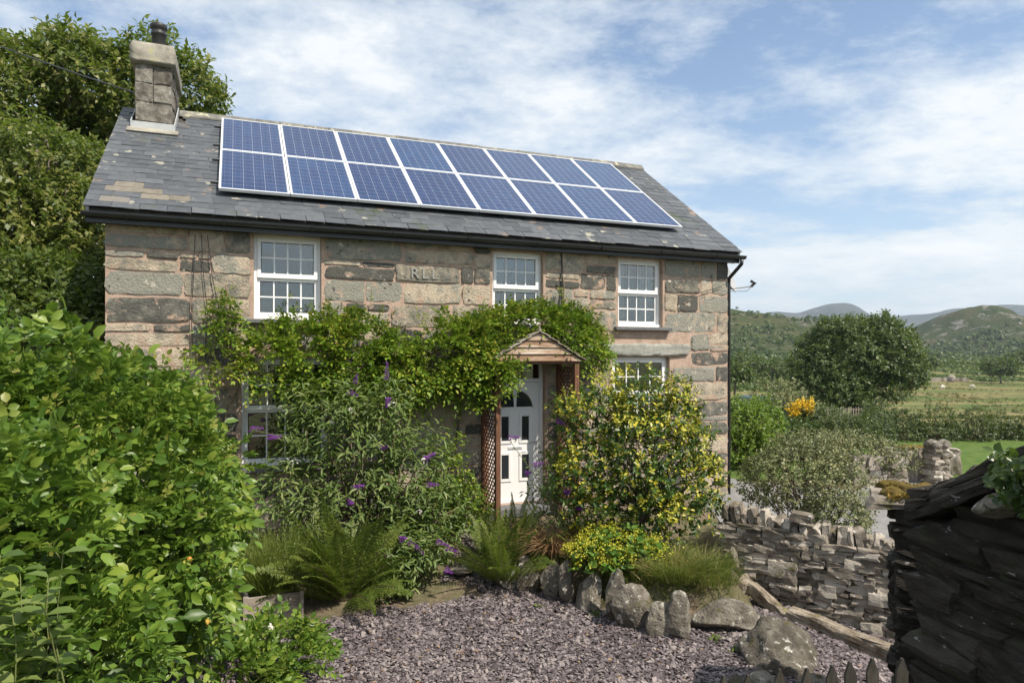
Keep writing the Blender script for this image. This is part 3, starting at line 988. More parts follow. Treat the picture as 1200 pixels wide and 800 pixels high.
n_stone = 0
for z0, z1 in zip(zc_list, zc_list[1:]):
    cuts = [(0.0, WALL_U)]
    for k in KEEP:
        if k[3] > z0 + .04 and k[2] < z1 - .04:
            nc = []
            for a, b in cuts:
                if k[1] <= a or k[0] >= b: nc.append((a, b)); continue
                if k[0] > a: nc.append((a, k[0]))
                if k[1] < b: nc.append((k[1], b))
            cuts = nc
    for a, b in cuts:
        u = a
        while b - u > .06:
            w = min(rs.choice([.24, .34, .42, .52, .62, .74, .9, 1.05]) * rs.uniform(.85, 1.15), b - u)
            if b - u - w < .2: w = b - u
            g = rs.uniform(.006, .017)
            if a == 0 and u == a: g = .0
            l0, r0 = u + (g if u > 0 else -.004), u + w - (g if u + w < WALL_U - .01 else -.004)
            zz0, zz1 = z0 + rs.uniform(.002, .022), z1 - rs.uniform(.002, .022)
            ch = rs.random()
            if ch < .20 and w < .8:
                mz = zz0 + (zz1 - zz0) * rs.uniform(.35, .65)
                lay_stone(l0, r0, zz0, mz - .014); lay_stone(l0, r0, mz + .014, zz1)
            elif ch < .30 and w > .4:
                mz = zz0 + (zz1 - zz0) * rs.uniform(.6, .75); mu = l0 + w * rs.uniform(.4, .6)
                lay_stone(l0, r0, zz0, mz - .012); lay_stone(l0, mu - .015, mz + .012, zz1); lay_stone(mu + .015, r0, mz + .012, zz1)
            else:
                lay_stone(l0, r0, zz0, zz1)
            u += w
# the part of the wall top round the upper windows, and slivers above them are left as mortar
# lettered stone
ls = obj('lettered_stone', fs_var[3], fw, (4.52, 0, 4.405)); ls.scale = (1.06, .038, .27)
cu = bpy.data.curves.new('letters', 'FONT')
cu.body = 'RLL'; cu.size = .235; cu.extrude = .004; cu.space_character = 1.35; cu.bevel_depth = .002
tmp = bpy.data.objects.new('tmp_letters', cu); COL.objects.link(tmp)
bpy.context.view_layer.update()
lm = bpy.data.meshes.new_from_object(tmp.evaluated_get(bpy.context.evaluated_depsgraph_get()))
bpy.data.objects.remove(tmp)
lm.materials.clear(); lm.materials.append(M['lintel'])
lo = obj('letters', lm, fw, (4.22, -.038, 4.325)); lo.rotation_euler = (R(90), 0, 0)
tag(lo, 'worn carved initials RLL')

lin = face_stone_mesh('lintel', 5, M['lintel'], 12, 6)
o = obj('lintel', lin, cottage, (8.575, .0, 3.22)); o.scale = (1.87, .075, .225)

# windows
def pane_grid(w, u0, u1, z0, z1, y, nu, nz, bar=.020):
    """a sash's glass: bars, and each pane a sheet of its own"""
    pw, ph = (u1 - u0) / nu, (z1 - z0) / nz
    pm = MB().box(0, pw - bar, -.003, .003, 0, ph - bar).mesh('pane', M['glass'])
    for i in range(nu):
        for j in range(nz):
            obj('pane', pm, w, (u0 + i * pw + bar / 2, y, z0 + j * ph + bar / 2))
    for i in range(1, nu):
        MB().box(u0 + i * pw - bar / 2, u0 + i * pw + bar / 2, y - .012, y + .012, z0, z1).build('glazing_bar', M['upvc'], w)
    for j in range(1, nz):
        for i in range(nu):
            a = u0 + i * pw + (bar / 2 if i else 0); b = u0 + (i + 1) * pw - (bar / 2 if i < nu - 1 else 0)
            MB().box(a, b, y - .011, y + .011, z0 + j * ph - bar / 2, z0 + j * ph + bar / 2).build('glazing_bar', M['upvc'], w)


def ring(u0, u1, z0, z1, t, y0, y1, tb=None):
    tb = tb or t
    mb = MB()
    mb.box(u0, u0 + t, y0, y1, z0, z1); mb.box(u1 - t, u1, y0, y1, z0, z1)
    mb.box(u0 + t, u1 - t, y0, y1, z1 - t, z1); mb.box(u0 + t, u1 - t, y0, y1, z0, z0 + tb)
    return mb


def window(key, nu=4, mid=None, sill=True, curtain=False):
    u0, u1, z0, z1 = OPEN[key]
    w = empty('window'); w.parent = cottage
    for k in ('label', 'category'):
        if k in w: del w[k]
    y = .10
    ring(u0 + .002, u1 - .002, z0 + .002, z1 - .002, .045, y, y + .09).build('frame', M['upvc'], w, bevel=.004)
    mid = mid or (z0 + z1) / 2 + .02
    a0, a1 = u0 + .048, u1 - .048
    ring(a0, a1, mid - .03, z1 - .048, .055, y - .012, y + .05, .07).build('upper_sash', M['upvc'], w, bevel=.004)
    pane_grid(w, a0 + .055, a1 - .055, mid + .04, z1 - .103, y + .022, nu, 2)
    ring(a0, a1, z0 + .048, mid - .032, .042, y + .03, y + .085, .06).build('lower_sash', M['upvc'], w, bevel=.004)
    pane_grid(w, a0 + .042, a1 - .042, z0 + .108, mid - .074, y + .055, nu, 2)
    MB().box(u0 - .0, u1 + .0, y - .035, y - .001, z0 + .004, z0 + .052).build('cill_strip', M['upvc'], w, bevel=.004)
    if sill:
        MB().box(u0 - .10, u1 + .14, -.11, y + .1, z0 - .065, z0 - .004).build('sill', M['slab'], w, bevel=.008)
        MB().box(u0 - .04, u1 + .05, -.012, .1, z0 - .20, z0 - .067).build('sill_bed', M['mortar'], w)
    if curtain:
        for s in curtain:
            mb = MB()
            for k in range(9):
                cu_ = (u0 + .06 + k * .028) if s < 0 else (u1 - .06 - k * .028)
                mb.tube([(cu_, .32 + .02 * (k % 2), z0 + .1), (cu_, .32 + .02 * (k % 2), z1 - .05)], .02, 6)
            mb.build('curtain', M['curtain'], w, smooth=True)
    return w


window('w1', curtain=(1,)); window('w2', curtain=(-1,)); window('w3', curtain=(1, -1)); window('w4', curtain=(-1,)); window('w5', mid=2.32)

# door
du0, du1, dz0, dz1 = OPEN['d']
door = empty('door'); door.parent = cottage
mb = ring(du0 + .002, du1 - .002, dz0 + .002, dz1 - .002, .065, .10, .17, .05)
mb.box(du0 + .067, du1 - .067, .102, .168, 2.66, 2.72)
mb.build('frame', M['upvc'], door, bevel=.005)
MB().box(du0 + .067, du1 - .067, .125, .131, 2.722, 2.962).build('transom_pane', M['glass'], door)
L0, L1 = du0 + .072, du1 - .072
LC = (L0 + L1) / 2
MB().box(L0, L1, .118, .160, dz0 + .055, 2.655).build('leaf', M['upvc'], door, bevel=.004)
for (a, b, c, d) in ((LC - .30, LC - .07, 1.62, 2.13), (LC + .07, LC + .30, 1.62, 2.13), (LC - .30, LC - .07, .98, 1.48), (LC + .07, LC + .30, .98, 1.48)):
    p = ring(a, b, c, d, .05, .104, .1175).build('moulding', M['upvc'], door, bevel=.004)
    MB().box(a + .052, b - .052, .112, .1165, c + .052, d - .052).build('pane', M['carglass'], door)
for s in (-1, 1):
    pts = [(LC + s * .02, 2.24), (LC + s * .31, 2.24)] + [(LC + s * (.02 + .29 * math.cos(t)), 2.24 + .29 * math.sin(t)) for t in np.linspace(.12, 1.5, 8)]
    MB().prism(pts, .112, .1165).build('fan_pane', M['carglass'], door)
    arc = [(LC + s * (.02 + .31 * math.cos(t)), .111, 2.22 + .31 * math.sin(t)) for t in np.linspace(0, 1.57, 12)]
    MB().tube(arc, .017, 6).build('fan_moulding', M['upvc'], door, smooth=True)
MB().box(LC - .13, LC + .13, .106, .1175, 1.525, 1.575).build('letter_plate', M['alu'], door, bevel=.004)
mb = MB(); mb.box(L1 - .075, L1 - .035, .108, .1175, 1.52, 1.74); mb.box(L1 - .16, L1 - .045, .075, .09, 1.64, 1.66); mb.box(L1 - .062, L1 - .045, .0901, .108, 1.64, 1.66)
mb.build('handle', M['alu'], door, bevel=.003)
MB().box(du0 - .1, du1 + .1, -.32, .098, .47, .615).build('threshold', M['slab'], door, bevel=.01)

# roof
PITCH = math.atan((RZ - 5.05) / (RV + .245))
SL = math.hypot(RV + .245, RZ - 5.05)
roof = empty('roof'); roof.parent = cottage
RU0, RU1 = -.23, 10.52


def roof_M(u, s, lift):
    """matrix of a slate: x along the eave, y up the slope"""
    v = -.245 + s * math.cos(PITCH); z = 5.05 + s * math.sin(PITCH)
    n = Vector((0, -math.sin(PITCH), math.cos(PITCH)))
    return Matrix.Translation(Vector((u, v, z)) + n * lift) @ Matrix.Rotation(PITCH, 4, 'X')


mb = MB()
MM = roof_M(0, 0, -.055)
mb.box(RU0 + .02, RU1 - .02, .03, SL, -.03, .03, MM)
mb.build('roof_deck', M['core'], roof)
gauge = .186
rows = int(SL / gauge) + 1
slate_proto = []
for k in range(6):
    r = random.Random(k)
    mb = MB()
    w, h, t = .5, 1.0, .5
    j = lambda a: r.uniform(-a, a)
    V = [(-w + j(.02), j(.02), -t), (w + j(.02), j(.02), -t), (w, h, -t), (-w, h, -t), (-w + j(.02), .0 + j(.03), t), (w + j(.02), .0 + j(.03), t), (w, h, t), (-w, h, t)]
    mb.add(V, [(3, 2, 1, 0), (4, 5, 6, 7), (0, 1, 5, 4), (1, 2, 6, 5), (2, 3, 7, 6), (3, 0, 4, 7)])
    slate_proto.append(mb.mesh('slate', M['slate']))
slate_pale = slate_proto[0].copy(); slate_pale.materials.clear(); slate_pale.materials.append(M['slate_pale'])
rs = random.Random(5)
stuff_mb = MB()
PU0, PU1, PS0, PS1 = 1.36, 9.54, .68, 4.25      # what the panels cover
n_sl = 0
pale_at = [(.32, .74), (.10, .56), (.40, .56), (.45, .37), (.85, .37), (.15, .19), (.62, .19)]
for rI in range(rows):
    s0 = rI * gauge
    h = min(gauge * 1.9, SL - s0 + .02)
    if h < .06: continue
    u = RU0
    first = True
    while u < RU1 - .02:
        w = rs.uniform(.27, .37)
        if first and rI % 2: w *= .55
        first = False
        if RU1 - u - w < .12: w = RU1 - u
        uc = u + w / 2
        dj = rs.uniform(-.006, .006)
        tilt = .026
        Mx = roof_M(uc, s0 + dj, .016 + rs.uniform(-.002, .003)) @ Matrix.Rotation(-tilt, 4, 'X') @ Matrix.Rotation(rs.uniform(-.008, .008), 4, 'Z')
        if not (.02 < uc < .68 and s0 > 3.2):
            if PU0 - .06 < uc - w / 2 and uc + w / 2 < PU1 + .2 and PS0 - .1 < s0 < PS1 + .3:
                stuff_mb.box(-w / 2 + .003, w / 2 - .003, 0, h, -.004, .004, Mx)
            else:
                pale = any(abs(uc - a) < .15 and abs(s0 - b) < .085 for a, b in pale_at)
                o = obj('slate', slate_pale if pale else rs.choice(slate_proto), roof)
                o.matrix_local = Mx @ Matrix.Diagonal((w - .007, h, .009, 1))
                n_sl += 1
        u += w
tag(stuff_mb.build('slates', M['slate_i'], roof), kind='stuff')
# the far slope
mb = MB()
V = [(RU0, RV, RZ), (RU1, RV, RZ), (RU1, BV + .245, 5.05), (RU0, BV + .245, 5.05)]
nb = Vector((0, math.sin(PITCH), math.cos(PITCH))) * .04
mb.add([Vector(v) for v in V] + [Vector(v) - nb for v in V], [(0, 1, 2, 3), (7, 6, 5, 4), (0, 4, 5, 1), (1, 5, 6, 2), (2, 6, 7, 3), (3, 7, 4, 0)])
mb.build('rear_slope', M['slate_i'], roof)
# ridge tiles
rt_m = None
ntile = 24
for k in range(ntile):
    L = (RU1 - RU0) / ntile
    u = RU0 + k * L
    if u < .70 - L * .5: continue
    if u < .70: u, L = .70, u + L - .70
    mb = MB()
    hw = .15
    prof = [(-hw, -.085), (-.05, .02), (0, .045), (.05, .02), (hw, -.085), (hw, -.115), (0, .01), (-hw, -.115)]
    for uu in (0, L - .006):
        pass
    V = [(uu, a, b) for uu in (0, L - .006) for a, b in prof]
    n = len(prof)
    F = [(i, (i + 1) % n, (i + 1) % n + n, i + n) for i in range(n)] + [tuple(range(n - 1, -1, -1)), tuple(range(n, 2 * n))]
    mb.add(V, F)
    o = mb.build('ridge_tile', M['ridge'], roof, loc=(u, RV, RZ + .045 + rs.uniform(-.006, .006)))
    o.rotation_euler = (0, rs.uniform(-.008, .008), 0)
# verge mortar under the slates at both ends
for u in (RU0 + .03, RU1 - .07):
    mb = MB(); mb.box(u, u + .04, .02, SL - .02, -.10, -.004, roof_M(0, 0, 0)); mb.build('verge', M['lead'], roof)

# eaves: fascia, soffit, gutter
MB().box(-.21, WALL_U + .13, -.19, -.165, 4.86, 5.02).build('fascia', M['black_pvc'], cottage)
MB().box(-.21, WALL_U + .13, -.1645, -.002, 4.875, 4.895).build('soffit', M['black_pvc'], cottage)
mb = MB()
gp = [(-.26 + .062 * math.cos(t), 4.985 + .062 * math.sin(t)) for t in np.linspace(math.pi, 2 * math.pi, 11)]
gp2 = [(-.26 + .054 * math.cos(t), 4.985 + .054 * math.sin(t)) for t in np.linspace(2 * math.pi, math.pi, 11)]
pr = gp + gp2
n = len(pr)
V = [(u, a, b) for u in (-.24, WALL_U + .19) for a, b in pr]
F = [(i, (i + 1) % n, (i + 1) % n + n, i + n) for i in range(n)] + [tuple(range(n - 1, -1, -1)), tuple(range(n, 2 * n))]
mb.add(V, F).build('gutter', M['black_pvc'], cottage)
for k in range(9):
    u = .3 + k * 1.2
    arc = [(u, -.26 + .068 * math.cos(t), 4.985 + .068 * math.sin(t)) for t in np.linspace(math.pi, 2 * math.pi, 8)]
    MB().tube(arc, .011, 6).build('gutter_bracket', M['black_pvc'], cottage)
# swan neck and downpipe round the corner
ux = WALL_U + .12
MB().tube([(ux, -.26, 4.93), (ux, -.26, 4.84), (ux - .03, -.12, 4.72), (ux - .05, .04, 4.60), (ux - .05, .05, 4.45), (ux - .05, .05, .45)], .034, 10).build('downpipe', M['black_pvc'], cottage, smooth=True)
# cables down the wall, small lamp
MB().tube([(6.86, -.03, 4.86), (6.87, -.05, 4.5), (6.85, -.05, 4.1), (6.87, -.05, 3.7), (6.85, -.04, 3.2)], .014, 6).build('cable', M['black_pvc'], cottage)
for u, du in ((1.28, .16), (1.12, -.05), (1.20, .08)):
    MB().tube([(u, -.045, 4.80), (u + du * .4, -.06, 4.2), (u + du, -.055, 3.7), (u + du * .6, -.06, 3.1)], .006, 5).build('cable', M['black_pvc'], cottage)
MB().tube([(9.12, -.05, 4.46), (9.28, -.05, 4.30), (9.55, -.05, 4.24), (9.85, -.05, 4.33), (10.2, -.05, 4.42)], .006, 5).build('cable', M['black_pvc'], cottage)
mb = MB(); mb.lathe([(.001, 0), (.045, .01), (.052, .06), (.05, .16), (.03, .20), (.001, .21)], 16); 
mb.build('wall_lamp', M['terracotta'], cottage, smooth=True, loc=(6.78, -.075, 3.74))

# chimney
chim = empty('chimney'); chim.parent = cottage
CU0, CU1, CV0, CV1 = .06, .64, 2.42, 3.75
MB().box(CU0 + .012, CU1 - .012, CV0 + .012, CV1 - .012, 5.4, 8.04).build('shaft', M['chimney'], chim)
blk = [block_mesh('chimney_block_%d' % i, 80 + i, M['chimney'], .06) for i in range(5)]
zc = [6.72, 7.06, 7.40, 7.72, 8.05]
rs = random.Random(3)
for i, (a, b) in enumerate(zip(zc, zc[1:])):
    sp_ = [CU0, CU0 + (CU1 - CU0) * rs.choice([.42, .58, .5]), CU1] if i != 1 else [CU0, CU1]
    for c, d in zip(sp_, sp_[1:]):
        o = obj('stone', rs.choice(blk), chim, ((c + d) / 2, CV0 + .12, (a + b) / 2)); o.scale = ((d - c) * .99, .28, (b - a) * 1.0)
    vs = [CV0 + .22, CV0 + .55, CV0 + .95, CV1]
    for c, d in zip(vs, vs[1:]):
        o = obj('stone', rs.choice(blk), chim, (CU1 - .10, (c + d) / 2, (a + b) / 2)); o.scale = (.24, (d - c) * 1.0, (b - a) * 1.0)
        o = obj('stone', rs.choice(blk), chim, (CU0 + .10, (c + d) / 2, (a + b) / 2)); o.scale = (.24, (d - c) * 1.0, (b - a) * 1.0)
bm = bmesh.new(); bmesh.ops.create_cube(bm, size=1)
bmesh.ops.subdivide_edges(bm, edges=bm.edges[:], cuts=5, use_grid_fill=True)
for v in bm.verts:
    c = v.co
    top = max(0, c.z) * 2
    k = 1 - .10 * top ** 3
    c.x *= k; c.y *= (1 - .05 * top ** 3)
    nz_ = .007 * math.sin(c.x * 17 + c.y * 9) + .008 * math.cos(c.z * 13 + c.x * 11)
    c += Vector((nz_, nz_ * .5, nz_ * .8)) + Vector((rs.uniform(-1, 1), rs.uniform(-1, 1), rs.uniform(-1, 1))) * .008
me = bpy.data.meshes.new('cap'); bm.to_mesh(me); bm.free(); me.materials.append(M['cap'])
for p in me.polygons: p.use_smooth = True
o = obj('cap', me, chim, (.35, 3.08, 8.225)); o.scale = (.70, 1.46, .36)
mb = MB(); mb.lathe([(.105, 8.36), (.118, 8.37), (.112, 8.42), (.112, 8.70), (.128, 8.71), (.128, 8.74), (.112, 8.75), (.115, 8.80), (.138, 8.82), (.140, 8.88), (.120, 8.90), (.10, 8.90), (.09, 8.80), (.09, 8.4)], 24, (.40, 2.78, 0))
mb.build('pot', M['pot'], chim, smooth=True)
mb = MB(); mb.lathe([(.06, 8.38), (.065, 8.52), (.075, 8.53), (.075, 8.56), (.05, 8.57), (.045, 8.5)], 18, (.52, 2.92, 0)); mb.build('pot', M['pot'], chim, smooth=True)
# lead at the foot
mb = MB(); mb.box(CU0 - .05, CU1 + .04, CV0 - .035, CV0 - .015, 6.90, 7.06); mb.build('flashing', M['lead'], chim)
mb = MB(); mb.box(CU0 - .10, CU1 + .10, -.16, .03, .012, .03, roof_M(0, (CV0 - .02 + .245) / math.cos(PITCH), .02)); mb.build('flashing_apron', M['cap'], chim)
for u in (CU0 - .055, CU1 + .03):
    mb = MB(); 
    V = [(u, CV0 - .03, 6.88), (u, RV, 7.50), (u, RV, 7.66), (u, CV0 - .03, 7.06)]
    V += [(x + .015, y, z) for x, y, z in V]
    mb.add(V, [(0, 1, 2, 3), (7, 6, 5, 4), (0, 4, 5, 1), (1, 5, 6, 2), (2, 6, 7, 3), (3, 7, 4, 0)]).build('flashing', M['lead'], chim)

# ------------------------------------------------------------------ solar panels
pan_f = ring(.0, 1.0, .0, 1.65, .028, -.04, 0).V
fm = MB()
for a in [(.0, .028, 0, 1.65), (.972, 1.0, 0, 1.65), (.028, .972, 0, .028), (.028, .972, 1.622, 1.65)]:
    fm.box(a[0], a[1], a[2], a[3], -.04, .004)
frame_me = fm.mesh('panel_frame', M['alu'])
cell_me = MB().box(.026, .974, .026, 1.624, -.03, -.002).mesh('panel_cells', M['solar'])
PP = math.radians(35.05)
words = ['first', 'second', 'third', 'fourth', 'fifth', 'sixth', 'seventh', 'eighth']
for row in range(2):
    for k in range(8):
        s = row * 1.67
        p = house_pt(1.42 + k * 1.0125, .22 + s * math.cos(PP), 5.547 + s * math.sin(PP))
        t = empty('solar_panel', p, 0, 'blue solar panel, %s from the chimney in the %s row on the roof' % (words[k], ('lower', 'upper')[row]), 'solar panel', 'solar panels on the cottage roof')
        t.rotation_euler = (PP, 0, HA)
        obj('frame', frame_me, t); obj('cells', cell_me, t)
for i, s in enumerate((.36, 1.32, 2.02, 2.98)):
    v = .22 + s * math.cos(PP); z = 5.547 + s * math.sin(PP)
    nn = Vector((0, -math.sin(PP), math.cos(PP)))
    a = Vector((1.30, v, z)) - nn * .062; b = Vector((9.56, v, z)) - nn * .062
    t = empty('mounting_rail', house_pt(1.30, v, z - .062), HA,
              'metal mounting rail under the solar panels, %s up from the gutter' % words[i], 'rail', 'rails under the solar panels')
    q = Vector((1.30, v, z - .062))
    MB().beam(a - q, b - q, .04, .04, nn).build('rail_bar', M['rail'], t)
    for kk in range(7):
        u_ = 1.45 + kk * 1.33
        MB().beam(Vector((u_, v, z)) - nn * .083 - q, Vector((u_, v, z)) - nn * .135 - q, .05, .02).build('roof_hook', M['rail'], t)

# ------------------------------------------------------------------ porch
porch = empty('timber_porch', house_pt(6.12, 0, .47), HA, 'small gabled timber porch with lattice sides over the white door', 'porch')
PX0, PX1, PY = -.68, .68, -.70
for x, y in ((PX0, PY), (PX1, PY), (PX0, -.06), (PX1, -.06)):
    MB().box(x - .04, x + .04, y - .04, y + .04, -.04, 2.50).build('post', M['brownwood'], porch, bevel=.006)
MB().box(PX0 - .041, PX1 + .041, PY - .03, PY + .03, 2.502, 2.56).build('beam', M['brownwood'], porch)
for x in (PX0, PX1):
    MB().box(x - .03, x + .03, PY + .032, -.02, 2.502, 2.56).build('beam', M['brownwood'], porch)
# gable boards, lapped
hb = .115
for k in range(4):
    z0 = 2.545 + k * .108
    w0 = .76 * (1 - k / 4.25); w1 = .76 * (1 - (k + .95) / 4.25)
    y = PY - .045
    V = [(-w0, y - .028, z0), (w0, y - .028, z0), (w1, y, z0 + hb), (-w1, y, z0 + hb), (-w0, y - .008, z0), (w0, y - .008, z0), (w1, y + .014, z0 + hb), (-w1, y + .014, z0 + hb)]
    MB().add(V, [(0, 1, 2, 3), (7, 6, 5, 4), (0, 4, 5, 1), (1, 5, 6, 2), (2, 6, 7, 3), (3, 7, 4, 0)]).build('gable_board', M['oldwood'], porch)
# little roof
for s in (-1, 1):
    for k in range(5):
        t0, t1 = k / 5, (k + 1.12) / 5
        a = Vector((s * .82 * (1 - t0), 0, 2.53 + .47 * t0)); b = Vector((s * .82 * max(0, 1 - t1), 0, 2.53 + .47 * min(1, t1)))
        up = Vector((s * .5, 0, .86)) * .014
        up2 = Vector((s * .5, 0, .86)) * .034
        V = []
        for y in (PY - .10, -.02):
            for q, uu in ((a, up2), (b, up), (b, up - up2 * .5), (a, up2 - up2 * .5)):
                V.append((q.x + uu.x, y, q.z + uu.z + .012))
        MB().add(V, [(3, 2, 1, 0), (4, 5, 6, 7), (0, 1, 5, 4), (1, 2, 6, 5), (2, 3, 7, 6), (3, 0, 4, 7)]).build('roof_shingle', M['greywood'], porch)
MB().tube([(0, PY - .11, 3.035), (0, -.02, 3.035)], .022, 8).build('ridge_cap', M['greywood'], porch)
MB().lathe([(.001, 0), (.02, .01), (.012, .05), (.024, .07), (.001, .11)], 10, (0, PY - .07, 3.05)).build('finial', M['greywood'], porch)
# lattice panels on both sides
for x in (PX0, PX1):
    y0, y1, z0, z1 = PY + .045, -.105, .25, 2.42
    stp = .115
    for dirn in (1, -1):
        c = -3.0
        while c < 3.2:
            # line y*dirn + z = c
            pts = []
            for y in (y0, y1):
                z = c - dirn * (y - (y0 + y1) / 2) + 0
                pts.append((y, z))
            (ya, za), (yb, zb) = pts
            if za > zb: ya, za, yb, zb = yb, zb, ya, za
            if zb > z0 and za < z1:
                if za < z0: ya += (yb - ya) * (z0 - za) / (zb - za); za = z0
                if zb > z1: yb = ya + (yb - ya) * (z1 - za) / (zb - za); zb = z1
                if abs(zb - za) > .03:
                    off = .006 * dirn
                    MB().beam((x + off, ya, za), (x + off, yb, zb), .024, .010, (1, 0, 0)).build('lattice_strip', M['brownwood'], porch)
            c += stp
    for z in (z0 - .012, z1 + .012):
        MB().box(x - .016, x + .016, y0, y1, z - .018, z + .018).build('lattice_rail', M['brownwood'], porch)

# ------------------------------------------------------------------ satellite dish on the gable corner, overhead cable
dz_ = 4.55
dish = empty('satellite_dish', house_pt(WALL_U + .06, .45, dz_), HA, 'grey satellite dish on the gable corner beside the downpipe', 'satellite dish')
mb = MB()
prof = [(.36 * math.sqrt(t), .10 * t) for t in np.linspace(0.0004, 1, 8)]
mb.lathe(prof, 28); mb.lathe([(r, z - .012) for r, z in prof[::-1]], 28)
d = mb.build('reflector', M['dish'], dish, smooth=True); d.location = (.20, -.02, .12); d.rotation_euler = (R(68), 0, R(38))
MB().tube([(0, .02, 0), (.10, .04, 0), (.20, .02, .10)], .018, 8).build('mount', M['dish'], dish)
MB().tube([(.24, -.06, -.12), (.58, -.36, -.08)], .012, 8).build('arm', M['dish'], dish)
MB().tube([(.58, -.36, -.08), (.63, -.40, -.02), (.60, -.33, .03)], [.03, .035, .03], 10).build('receiver', M['black_pvc'], dish)
MB().tube([(.60, -.38, -.06), (.5, -.33, -.17), (.3, -.1, -.16), (.05, .02, -.05)], .005, 5).build('lead', M['black_pvc'], dish)

a = house_pt(CU0 + .05, CV0 + .3, 7.62)
b = at(-260, -60, 16)
pts = []
for i in range(25):
    t = i / 24
    p = a.lerp(b, t); p.z -= .7 * t * (1 - t)
    pts.append(p)
w = empty('overhead_cable', a, 0, 'thin black overhead cable running to the chimney', 'cable')
MB().tube([p - a for p in pts], .014, 6).build('wire', M['black_pvc'], w)

# ------------------------------------------------------------------ dry stone terrace wall
def laid_wall(parent, a, b, z0, z1, variants, rng, hmin=.035, hmax=.10, wmin=.08, wmax=.34, depth=.24, top=None, maxn=295, name='stone', zb=None):
    """courses of thin stones between plan points a and b; face towards the left of a->b"""
    a, b = Vector(a), Vector(b)
    d = (b - a); L = d.length; d.normalize()
    nrm = Vector((d.y, -d.x))          # outward
    ang = math.atan2(d.y, d.x)
    z = z0; cnt = 0
    while True:
        h = rng.uniform(hmin, hmax)
        if z + h > z1(1.0) and z + h > z1(0.0): break
        s = -rng.uniform(0, .1)
        while s < L:
            w = rng.uniform(wmin, wmax) * (1.2 if h > .07 else 1)
            hh = h
            if rng.random() < .06: hh = h * 1.7; w *= .8
            t = (s + w / 2) / L
            if z + h <= z1(min(max(t, 0), 1)) + .02:
                p = a + d * (s + w / 2) + nrm * rng.uniform(-.03, .025)
                o = obj(name, rng.choice(variants), parent, Vector((p.x, p.y, z + hh / 2)) - parent.location)
                o.scale = (w * 1.06, depth, hh * 1.12)
                o.rotation_euler = (rng.uniform(-.08, .08), rng.uniform(-.09, .09), ang + rng.uniform(-.10, .10))
                cnt += 1
            s += w
        z += h * .96
    return cnt


dv = [block_mesh('dry_block_%d' % i, 120 + i, M['dry'], .12) for i in range(10)]
rs = random.Random(77)
wa, wb = Vector((2.80, 9.30)), Vector((4.86, 8.14))
dwall = empty('drystone_wall', (wa.x, wa.y, 0), 0, 'sunlit grey drystone wall with upright coping stones below the grey green shrub', 'stone wall')
dd = (wb - wa).normalized(); nn2 = Vector((dd.y, -dd.x))
mbk = MB()
c0 = wa - nn2 * .10; c1 = wb - nn2 * .10; c2 = wb - nn2 * .36; c3 = wa - nn2 * .36
V = [Vector((c.x - wa.x, c.y - wa.y, z)) for z in (-.4, .62) for c in (c0, c1, c2, c3)]
mbk.add(V, [(3, 2, 1, 0), (4, 5, 6, 7), (0, 1, 5, 4), (1, 2, 6, 5), (2, 3, 7, 6), (3, 0, 4, 7)]).build('wall_core', M['core'], dwall)
cn = laid_wall(dwall, wa, wb, -.25, lambda t: .98 - .26 * t, dv, rs, .045, .115, .08, .30, .26)
# coping on edge
L = (wb - wa).length
s = 0.0
while s < L - .05:
    w = rs.uniform(.06, .13)
    p = wa + dd * (s + w / 2) - nn2 * rs.uniform(.06, .10)
    h = rs.uniform(.15, .24)
    o = obj('coping_stone', rs.choice(dv), dwall, (p.x - wa.x, p.y - wa.y, .93 - .26 * s / L + h / 2 - .02))
    o.scale = (w, .34, h)
    o.rotation_euler = (rs.uniform(-.1, .1), rs.uniform(-.22, .12), math.atan2(dd.y, dd.x) + rs.uniform(-.15, .15))
    s += w * .96
for (px, py, w, h) in ((918, 664, .34, .22), (970, 690, .22, .16), (1032, 700, .26, .15), (1022, 735, .24, .19), (940, 605, .26, .10), (985, 668, .30, .14)):
    # broad blocks standing out in the face
    D = 8.6
    t = 0
    for i in range(6):
        q = at(px, py, D); tt = (Vector((q.x, q.y)) - wa).dot(dd); D = (wa + dd * tt + nn2 * .06).y + .02
    q = at(px, py, D)
    o = obj('stone', rs.choice(dv), dwall, (q.x - wa.x + nn2.x * .02, q.y - wa.y + nn2.y * .02, q.z)); o.scale = (w, .22, h); o.rotation_euler = (0, rs.uniform(-.1, .1), math.atan2(dd.y, dd.x))

# ------------------------------------------------------------------ stones edging the bed
edge = [  # px, py(base), width, height, thickness, tilt, words
    (597, 692, .28, .36, .24, .25, 'small pale edging stone under the upright fern beside the path'),
    (619, 694, .32, .42, .26, -.2, 'rounded dark edging stone between fern and dry sedge'),
    (644, 702, .20, .46, .20, .12, 'upright edging stone below the dry brown sedge'),
    (664, 708, .22, .48, .18, -.1, 'tall narrow edging stone below the sedge and lady\'s mantle'),
    (692, 716, .26, .40, .20, .1, 'dark low edging stone tucked under the yellow lady\'s mantle'),
    (722, 728, .22, .56, .16, .12, 'slim leaning edging slab under the lady\'s mantle'),
    (747, 738, .38, .54, .18, -.22, 'broad slanting pale edging slab leaning sideways'),
    (773, 746, .24, .38, .15, .05, 'dark shaded edging slab in front of the broad slanting one'),
    (797, 750, .26, .46, .15, .0, 'square topped upright edging slab beside the long boulder'),
]
for i, (px, py, w, h, th, tilt, words_) in enumerate(edge):
    D = CAMZ * FPX / (py - HOR)
    p = at(px, py, D)
    o = obj('edging_stone', rock_mesh('edging_stone', 300 + i, 3, 14, M['boulder'], True, .05), None, (p.x, p.y + th * .4, h * .42))
    o.scale = (w * .72, th * .85, h * .70)
    o.rotation_euler = (rs.uniform(-.18, .02), tilt, rs.uniform(-.4, .4))
    tag(o, words_, 'stone', 'stones edging the flower bed')

